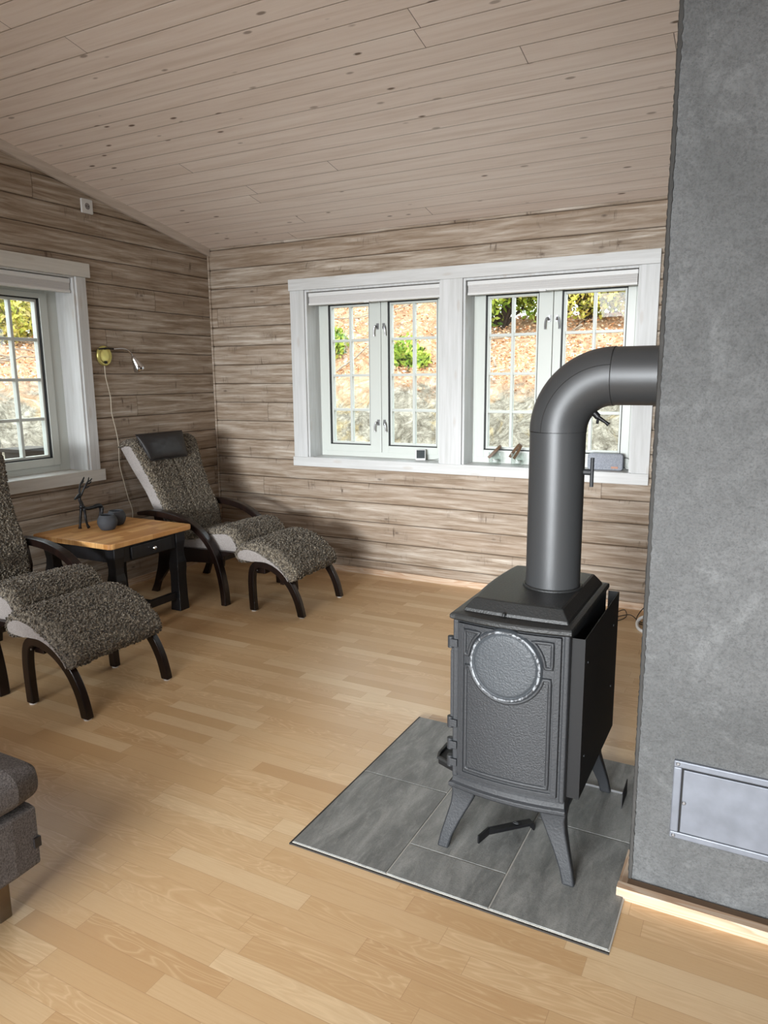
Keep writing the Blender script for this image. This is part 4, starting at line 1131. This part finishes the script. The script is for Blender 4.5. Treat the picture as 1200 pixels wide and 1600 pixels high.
tube(b, spline([dp(2.874, .722), dp(2.858, .718), dp(2.838, .708), dp(2.828, .703)], 8), [0.0091, 0.01235, 0.01235, 0.01105, 0.0091, 0.0078, 0.00715, 0.0052], 10)
dl('body', b)
for pts in ([(2.876, .648, -.008), (2.868, .60, -.010), (2.866, .575, -.012), (2.860, .54, -.012), (2.858, TZ+.004, -.012)],
            [(2.882, .645, .008), (2.885, .60, .010), (2.884, .575, .012), (2.893, .54, .012), (2.900, TZ+.004, .014)],
            [(3.012, .628, .008), (3.008, .60, .010), (2.998, .575, .012), (2.990, .545, .012), (2.984, TZ+.004, .012)],
            [(3.014, .628, -.008), (3.014, .60, -.010), (3.008, .575, -.012), (3.006, .545, -.012), (3.000, TZ+.004, -.012)]):
    b = bmesh.new(); tube(b, spline([dp(y, z, x) for y, z, x in pts], 12), [0.0104, 0.00975, 0.00845, 0.00715, 0.00715, 0.0078, 0.00715, 0.0065, 0.0065, 0.0065, 0.0078, 0.0104], 8); dl('leg', b)
for s in (-1, 1):
    b = bmesh.new()
    main = spline([dp(2.872, .722, s*.006), dp(2.878, .745, s*.014), dp(2.893, .775, s*.022), dp(2.912, .800, s*.024), dp(2.924, .822, s*.020)], 14); tube(b, main, [0.00585]*9+[0.0052, 0.00468, 0.00416, 0.0039, 0.0026], 6)
    for k, (a, c) in ((5, (.030, .006)), (8, (.030, .010)), (10, (.024, .013))):
        p = main[k]; tube(b, spline([p, p+Vector((s*.006, a*0.55, c*0.3)), p+Vector((s*.008, a, c+0.004))], 5), [0.00455, 0.00416, 0.0039, 0.00364, 0.00234], 6)
    dl('antler', b)
# stone tealight pots
def pot(loc, s, label):
    b = bmesh.new()
    pr = [(0.030, 0), (0.040, 0.004), (0.052, 0.024), (0.0575, 0.046), (0.054, 0.066), (0.044, 0.084), (0.041, 0.090), (0.037, 0.089), (0.040, 0.078), (0.049, 0.060), (0.048, 0.030), (0.030, 0.014)]
    lathe(b, [(r*s, h*s) for r, h in pr], 36)
    return tag(link('tealight_pot', b, M['pot'], None, smooth=True, loc=loc), label, 'candle holder', 'stone tealight pots on the side table')
pot((-3.372, 2.922, TZ), 1.0, 'dark stone tealight pot on the side table nearest the camera')
pot((-3.440, 3.050, TZ), 0.98, 'dark stone tealight pot on the side table nearest the lamp cord')

# ------------------------------------------------------------------ wall lamp
lx = XL+0.001
t = thing('wall_lamp', 'brass and chrome gooseneck reading lamp on the left log wall', 'lamp', (lx, 3.350, 1.534))
b = lathe(bmesh.new(), [(0.058, -0.001), (0.061, 0.006), (0.058, 0.013), (0.049, 0.018), (0.046, 0.014), (0.030, 0.012), (0.004, 0.011)], 40, (0, 0, 0), 'x'); 
for v in b.verts: v.co.z *= 1.05; v.co.y *= 0.98
link('wall_plate', b, M['brass'], t, smooth=True)
link('switch', B(0.014, 0.022, -0.009, 0.009, -0.048, -0.032), M['black'], t)
b = bmesh.new(); tube(b, [(0.030, -0.060, 0.040), (0.032, 0.0, 0.046), (0.034, 0.060, 0.044)], 0.0055, 10); tube(b, [(0.010, 0, 0.044), (0.032, 0, 0.046)], 0.007, 10); link('mounting_bar', b, M['black'], t, smooth=True)
gp = [(0.034, 0.055, 0.044), (0.040, 0.110, 0.048), (0.046, 0.150, 0.042), (0.054, 0.180, 0.018), (0.058, 0.190, -0.004)]
b = tube(bmesh.new(), spline(gp, 24), 0.0055, 12); link('gooseneck', b, M['chrome'], t, smooth=True)
d = Vector((0.14, 0.44, -0.89)).normalized(); c = Vector(gp[-1])
b = bmesh.new(); prof = [(0.007, -0.004), (0.013, 0.004), (0.018, 0.020), (0.026, 0.045), (0.036, 0.072), (0.039, 0.092), (0.035, 0.097), (0.030, 0.080), (0.010, 0.05)]
lathe(b, prof, 32); b.transform(Matrix.Translation(c) @ d.to_track_quat('Z', 'Y').to_matrix().to_4x4()); link('lamp_shade', b, M['chrome'], t, smooth=True)
b = bmesh.new(); lathe(b, [(0.005, 0.05), (0.020, 0.064), (0.022, 0.072), (0.016, 0.077)], 20); b.transform(Matrix.Translation(c) @ d.to_track_quat('Z', 'Y').to_matrix().to_4x4()); link('bulb', b, M['white'], t, smooth=True)
cp = [(0.010, -0.006, -0.058), (0.007, 0.0, -0.14), (0.007, 0.025, -0.26), (0.008, 0.024, -0.36), (0.007, 0.050, -0.48), (0.009, 0.060, -0.58), (0.007, 0.058, -0.70), (0.010, 0.080, -0.82), (0.012, 0.105, -0.93), (0.016, 0.13, -1.06), (0.012, 0.06, -1.30), (0.03, 0.0, -1.48)]
b = tube(bmesh.new(), spline(cp, 90), 0.0028, 8); link('cord', b, M['cord'], t, smooth=True)

# wall socket up under the sloping ceiling
t = thing('wall_socket', 'white wall socket high on the left wall under the sloping ceiling', 'socket', (XL, 3.307, 2.425))
bevel(link('cover_plate', prism(bmesh.new(), rrect(-0.041, 0.041, -0.042, 0.042, 0.006, 4), -0.002, 0.011, 'yz'), M['white'], t), 0.002)
b = bmesh.new(); lathe(b, [(0.024, 0.011), (0.023, 0.0125), (0.021, 0.0125), (0.020, 0.0115)], 32, axis='x'); link('rim', b, M['white'], t)
b = lathe(bmesh.new(), [(0.0195, 0.0112), (0.0190, 0.0118)], 32, axis='x'); rr = link('recess', b, M['steel'], t)
for y in (-0.009, 0.009): link('pin_hole', lathe(bmesh.new(), [(0.003, 0.0115), (0.003, 0.0124)], 10, (0, y, 0), 'x'), M['slot'], t)

# ------------------------------------------------------------------ things on the back window sill
SZ = 0.8225
# weather display
t = thing('weather_display', 'small silver digital weather display leaning on the sill by the window post', 'clock', (-2.075, 4.475, SZ), radians(24))
b = bmesh.new(); box(b, -0.034, 0.034, -0.010, 0.010, 0.0, 0.076); b.transform(Matrix.Rotation(radians(-16), 4, 'X')); bevel(link('case', b, M['white'], t), 0.004)
b = bmesh.new(); box(b, -0.028, 0.028, -0.0112, -0.0095, 0.014, 0.070); b.transform(Matrix.Rotation(radians(-16), 4, 'X')); link('screen', b, M['screen'], t)
b = bmesh.new(); prism(b, [(0.010, 0.0), (0.040, 0.0), (0.036, 0.006), (0.020, 0.045)], -0.018, 0.018, 'yz'); link('stand', b, M['black'], t)
b = tube(bmesh.new(), spline([(0.02, 0.03, 0.012), (0.05, 0.01, 0.004), (0.085, 0.02, 0.003), (0.12, 0.0, 0.012), (0.15, 0.01, 0.02)], 16), 0.0014, 6); link('cable', b, M['rubber'], t)
# jars with leather carrying straps
def jar(x, y, s, swing, label):
    t = thing('strap_lantern', label, 'lantern', (x, y, SZ), 0, 'glass jars with leather straps on the back window sill')
    b = lathe(bmesh.new(), [(0.036*s, 0), (0.0395*s, 0.003), (0.0395*s, 0.078), (0.037*s, 0.078), (0.037*s, 0.014), (0.034*s, 0.012)], 36); link('glass_jar', b, M['glass'], t, smooth=True)
    pts = []
    for k in range(25):
        a = pi*k/24
        pts.append(Vector((0.0415*s*cos(a)*0 , 0.044*s*cos(a), 0.105*sin(a)**0.7)))
    rot = Matrix.Translation((-0.038, 0, 0.045)) @ Matrix.Rotation(radians(12 if x < -1.5 else 34), 4, 'Z') @ Matrix.Rotation(swing, 4, 'Y')
    P = [rot @ p for p in pts]; b = bmesh.new(); prev = None
    for i, p in enumerate(P):
        tn = (P[min(i+1, 24)]-P[max(i-1, 0)]).normalized(); ax = (rot.to_3x3() @ Vector((1, 0, 0))).normalized(); nn = tn.cross(ax).normalized()
        row = [b.verts.new(p+ax*u*0.009+nn*v*0.0018) for u, v in ((-1, -1), (1, -1), (1, 1), (-1, 1))]
        if prev:
            for j in range(4): b.faces.new((prev[j], prev[(j+1) % 4], row[(j+1) % 4], row[j]))
        else: b.faces.new(row[::-1])
        prev = row
    b.faces.new(prev); st_ = link('strap', b, M['strap'], t)
    pr_ = rot @ Vector((0, 0.0, 0.0985)); link('rivet', lathe(bmesh.new(), [(0.005, -0.003), (0.005, 0.003)], 12, tuple(pr_), 'x'), M['steel'], t)
    link('candle', lathe(bmesh.new(), [(0.019, 0.0145), (0.019, 0.028), (0.017, 0.029)], 20), M['white'], t)
    return t
jar(-1.545, 4.475, 1.0, radians(44), 'glass jar lantern with brown strap, leftmost of the two on the sill')
jar(-1.395, 4.475, 1.02, radians(33), 'glass jar lantern with brown strap, on the sill nearest the stovepipe')
# speaker
t = thing('fabric_speaker', 'small blue-grey fabric speaker on the window sill beside the stovepipe', 'speaker', (-0.845, 4.475, SZ))
b = prism(bmesh.new(), rrect(-0.104, 0.104, 0, 0.098, 0.016, 6), -0.03, 0.03, 'xz'); bevel(link('cloth_body', b, M['speaker'], t), 0.008, 3)
link('badge', B(0.038, 0.078, -0.0315, -0.029, 0.012, 0.024), M['tag'], t)
b = bmesh.new(); tube(b, spline([(0.103, 0.01, 0.075), (0.135, 0.0, 0.070), (0.158, 0.0, 0.045), (0.150, 0.005, 0.018), (0.125, 0.01, 0.004), (0.103, 0.01, 0.020)], 24), 0.0022, 6); link('power_cable', b, M['rubber'], t)
# cable and white plug lead on the floor by the chimney
b = bmesh.new(); tube(b, spline([(-0.73, 4.15, 0.006), (-0.70, 4.20, 0.02), (-0.655, 4.24, 0.035), (-0.635, 4.19, 0.012), (-0.67, 4.12, 0.004), (-0.70, 4.14, 0.006), (-0.62, 4.20, 0.022), (-0.56, 4.16, 0.004), (-0.50, 4.12, 0.004)], 60), 0.0026, 6)
tube(b, spline([(-0.50, 4.30, 0.045), (-0.545, 4.26, 0.060), (-0.575, 4.19, 0.020), (-0.56, 4.13, 0.004), (-0.48, 4.08, 0.004)], 30), 0.0026, 6)
tag(link('floor_cable', b, M['rubber'], None, smooth=True), 'thin black cable looped on the floor behind the stove near the back wall', 'cable')
b = tube(bmesh.new(), spline([(-0.45, 4.16, 0.05), (-0.535, 4.13, 0.042), (-0.558, 4.08, 0.02), (-0.53, 4.00, 0.008), (-0.45, 3.96, 0.006)], 24), 0.009, 10)
tag(link('white_lead', b, M['white'], None, smooth=True), 'white loop of lead lying on the floor just behind the chimney corner', 'cable')

# ------------------------------------------------------------------ sofa corner
sx1, sy1 = -1.545, 1.052
t = thing('chaise_sofa', 'grey woven chaise sofa corner at the lower left edge of the view', 'sofa', (-2.0, 0.6, 0))
def sf(name, b, mat, bv=0.03, seg=5, parent=t):
    bmesh.ops.translate(b, verts=b.verts, vec=-Vector((-2.0, 0.6, 0))); o = link(name, b, mat, parent)
    if bv: bevel(o, bv, seg); [setattr(p, 'use_smooth', True) for p in o.data.polygons]
    return o
def puffy(x0, x1, y0, y1, z0, z1, crown, r, bl=0.012):
    b = bmesh.new(); n = 26
    bmesh.ops.create_cube(b, size=1); bmesh.ops.subdivide_edges(b, edges=b.edges, cuts=n, use_grid_fill=True)
    hx, hy, hz = (x1-x0)/2, (y1-y0)/2, (z1-z0)/2
    for v in b.verts:
        p = Vector((v.co.x*2*hx, v.co.y*2*hy, v.co.z*2*hz))
        q = Vector((max(-hx+r, min(hx-r, p.x)), max(-hy+r, min(hy-r, p.y)), max(-hz+r, min(hz-r, p.z))))
        d = p-q
        if d.length > 1e-6: p = q+d.normalized()*r if min(hx-abs(p.x), hy-abs(p.y), hz-abs(p.z)) < 1e-6 else p
        u, w = p.x/hx, p.y/hy
        if p.z > 0: p.z += crown*(1-u*u)*(1-w*w)
        p.x += bl*(1-(p.z/hz)**2)*(1 if u > 0 else -1)*(abs(u)**6)
        p.y += bl*(1-(p.z/hz)**2)*(1 if w > 0 else -1)*(abs(w)**6)
        v.co = p+Vector(((x0+x1)/2, (y0+y1)/2, (z0+z1)/2))
    return b
sf('frame_base', puffy(sx1-0.72, sx1+0.008, sy1-1.9, sy1-0.005, 0.178, 0.345, 0, 0.014, 0.0), M['sofa'], 0)
sc_ = sf('seat_cushion', puffy(sx1-0.74, sx1+0.010, sy1-1.9, sy1+0.004, 0.349, 0.462, 0.028, 0.040), M['sofa'], 0)
b = tube(bmesh.new(), [(sx1-0.69, sy1-0.014, 0.440), (sx1-0.05, sy1-0.014, 0.440), (sx1-0.022, sy1-0.03, 0.438), (sx1-0.008, sy1-0.06, 0.436), (sx1-0.008, sy1-1.8, 0.436)], 0.0035, 8); sf('piping', b, M['sofa'], 0, parent=sc_)
link('care_tag', B(0.452, 0.466, 0.428, 0.446, 0.232, 0.258), M['leather'], t)
for x, y in ((sx1-0.125, sy1-0.045), (sx1-0.66, sy1-0.055), (sx1-0.085, sy1-1.8), (sx1-0.66, sy1-1.8)):
    sf('leg', B(x-0.018, x+0.018, y-0.018, y+0.018, 0, 0.182), M['sofaleg'], 0.004, 2)
b = puffy(sx1-0.97, sx1-0.70, sy1-1.9, sy1-0.05, 0.12, 0.74, 0.0, 0.06); sf('backrest', b, M['sofa'], 0)

# ------------------------------------------------------------------ outside
def terr(x, y):
    dyy = max(0.0, y-4.7); dxx = max(0.0, -4.1-x)
    d = math.hypot(dxx, dyy)
    n1 = noise.noise(Vector((x*0.35, y*0.35, 3)))*0.5
    s = 0.9+0.35*noise.noise(Vector((x*0.8, y*0.8, 9)))
    if d < s: h = -0.35
    elif d < s+1.4:
        t_ = (d-s)/1.4; h = -0.35+1.65*(t_**0.75)
    else:
        q = x/max(y, 0.1)
        k = max(0.0, min(1.0, (q+0.45)/0.08)); k2 = max(0.0, min(1.0, (-q-0.9)/0.25)); sl_ = (0.52*(1-k)+0.27*k)*(1-k2)+0.20*k2
        h = 1.30+min(d-s-1.4, 3.0)*sl_+max(0, d-s-4.4)*0.05
    h += 0.2*n1 if d > s else 0
    r = Vector((x, y, h))
    if d > s*0.6: h += 0.16*noise.turbulence(r*1.1, 4, True)+0.10*abs(noise.noise(r*2.7))-0.05
    return h
b = bmesh.new(); x0_, x1_, y0_, y1_ = -13.0, 4.0, -4.0, 15.0; nx, ny = 230, 260; G = {}
for i in range(nx+1):
    for j in range(ny+1):
        x = x0_+(x1_-x0_)*i/nx; y = y0_+(y1_-y0_)*j/ny
        if x > -4.0 and y < 4.62: continue
        G[i, j] = b.verts.new((x, y, terr(x, y)))
for (i, j) in list(G):
    q = [(i, j), (i+1, j), (i+1, j+1), (i, j+1)]
    if all(k in G for k in q): b.faces.new([G[k] for k in q])
bmesh.ops.recalc_face_normals(b, faces=b.faces)
o = link('ground_hillside', b, M['rock'], None, smooth=True); o['kind'] = 'structure'
rl = random.Random(11)
def leafquad(b, p, s, rng, up=0.5):
    a = Vector((rng.gauss(0, 1), rng.gauss(0, 1), rng.gauss(0, up))).normalized(); c = a.cross(Vector((rng.gauss(0, 1), rng.gauss(0, 1), rng.gauss(0, 1)))).normalized()
    s2 = s*0.5
    b.faces.new([b.verts.new(p+a*s), b.verts.new(p+c*s2), b.verts.new(p-a*s), b.verts.new(p-c*s2)])
b = bmesh.new(); cnt = 0
while cnt < 60000:
    if rl.random() < 0.62: x, y = rl.uniform(-8.0, 0.0), rl.uniform(6.4, 11.5)
    else: x, y = rl.uniform(-11, -5.6), rl.uniform(0.8, 8)
    z = terr(x, y)
    if z < 1.3+0.5*noise.noise(Vector((x, y, 0))*1.4): continue
    leafquad(b, Vector((x, y, z+0.02+rl.random()*0.03)), rl.uniform(0.010, 0.026), rl, 0.35); cnt += 1
o = tag(link('leaf_litter', b, M['litter'], None), 'rust brown fallen leaves covering the slope outside the windows', 'leaves', None, 'stuff')
def bush(name, x, y, r, h, mat, n, label, cat, ls=0.05, drop=0.0, group=None):
    z = terr(x, y); t = thing(name, label, cat, (x, y, z-0.05), 0, group)
    b = bmesh.new(); rng = random.Random(int(x*100)+int(y*7))
    lobes = [(Vector((rng.uniform(-.75, .75)*r, rng.uniform(-.5, .5)*r, h*rng.uniform(0.12, 0.78))), rng.uniform(0.38, 0.6)*r) for _ in range(14)]
    for _ in range(n):
        c, q = rng.choice(lobes); d = Vector((rng.gauss(0, 1), rng.gauss(0, 1), rng.gauss(0, 0.8))).normalized()
        leafquad(b, c+d*q*rng.uniform(0.65, 1.05), ls*rng.uniform(0.6, 1.3), rng, 1.0)
    link('foliage', b, mat, t)
    b = bmesh.new()
    for c, q in lobes: tube(b, spline([(0, 0, 0), (c.x*0.3, c.y*0.3, c.z*0.45), tuple(c)], 6), [0.03, 0.026, 0.022, 0.016, 0.012, 0.006], 6)
    link('stem', b, M['darkbark'], t)
    return t
G1 = 'evergreen shrubs on the crest outside the windows'
hz = 0
for (x, y, r, h, m, n, lab) in (
    (-3.25, 9.6, 0.75, 1.6, 'green', 11000, 'bright green evergreen shrub outside, just right of the back window post'),
    (-2.15, 9.7, 0.75, 1.7, 'yellow', 11000, 'yellow-green shrub at the crest outside above the stovepipe bend'),
    (-0.9, 9.6, 0.75, 1.7, 'yellow', 8000, 'yellow-green shrub outside the back window, hidden partly behind the chimney'),
    (-2.8, 11.2, 0.9, 2.6, 'green', 9000, 'tall green evergreen standing behind the crest shrubs outside'),
    (-6.9, 11.6, 0.9, 2.0, 'green', 2600, 'green evergreen high on the slope outside the left half of the back window'),
    (-9.1, 7.9, 0.8, 1.9, 'yellow', 8000, 'yellow-green shrub outside the left wall window, on the side of the room corner'),
    (-9.0, 6.1, 0.8, 1.9, 'yellow', 11000, 'yellow-green shrub at the top of the slope outside the left wall window'),
    (-8.1, 7.0, 0.6, 1.3, 'yellow', 7000, 'small yellow-green shrub outside the left wall window, in front of the taller ones'),
    (-9.2, 4.3, 0.8, 1.9, 'green', 6000, 'green shrub outside the left wall window, furthest from the room corner'),
    (-10.6, 8.1, 0.9, 2.4, 'yellow', 8000, 'tall yellow-green shrub furthest back outside the left wall window')):
    bush('evergreen_shrub', x, y, r, h, M[m], n, lab, 'shrub', 0.045)
bush('juniper_sprig', -3.55, 7.35, 0.27, 0.30, M['green'], 1300, 'low bright juniper growing from the rock outside the back window post', 'shrub', 0.035)
bush('juniper_sprig', -4.75, 7.6, 0.24, 0.30, M['green'], 900, 'small juniper sprig on the rock outside the casement nearest the corner', 'shrub', 0.035)
rb = random.Random(5)
bw = 'bare grey twigs lying on the leafy slope'
for k in range(16):
    if k < 11: x, y = rb.uniform(-5.8, -2.0), rb.uniform(7.4, 9.3)
    else: x, y = rb.uniform(-8.6, -6.8), rb.uniform(4.5, 6.6)
    a = rb.uniform(0, pi); L = rb.uniform(0.5, 1.3); pts = []
    for i in range(6):
        px, py = x+cos(a)*L*(i/5-0.5)+0.05*rb.gauss(0, 1), y+sin(a)*L*(i/5-0.5)+0.05*rb.gauss(0, 1)
        pts.append((px, py, terr(px, py)+0.05+0.04*rb.random()))
    b = bmesh.new(); tube(b, pts, [0.012, 0.011, 0.010, 0.008, 0.006, 0.003], 6)
    tag(link('fallen_branch', b, M['bark'], None, smooth=True), 'bare pale branch lying among fallen leaves on the slope outside', 'branch', bw)
# dark slatted garden table seen low in the left wall window
t = thing('garden_table', 'dark garden table on the terrace outside the left wall window', 'table', (-5.05, 3.62, -0.35))
link('table_top', B(-0.42, 0.34, -0.5, 0.5, 1.03, 1.07), M['blackwood'], t)
for x in (-0.38, 0.30):
    for y in (-0.46, 0.46): link('leg', B(x-0.025, x+0.025, y-0.025, y+0.025, 0, 1.03), M['blackwood'], t)
t2 = thing('planter_box', 'small dark box standing on the garden table outside the left window', 'box', (-5.15, 3.72, 0.72))
bevel(link('box_body', B(-0.10, 0.10, -0.11, 0.11, 0, 0.12), M['blackwood'], t2), 0.004); link('box_lid', B(-0.13, 0.13, -0.14, 0.14, 0.12, 0.145), M['blackwood'], t2)
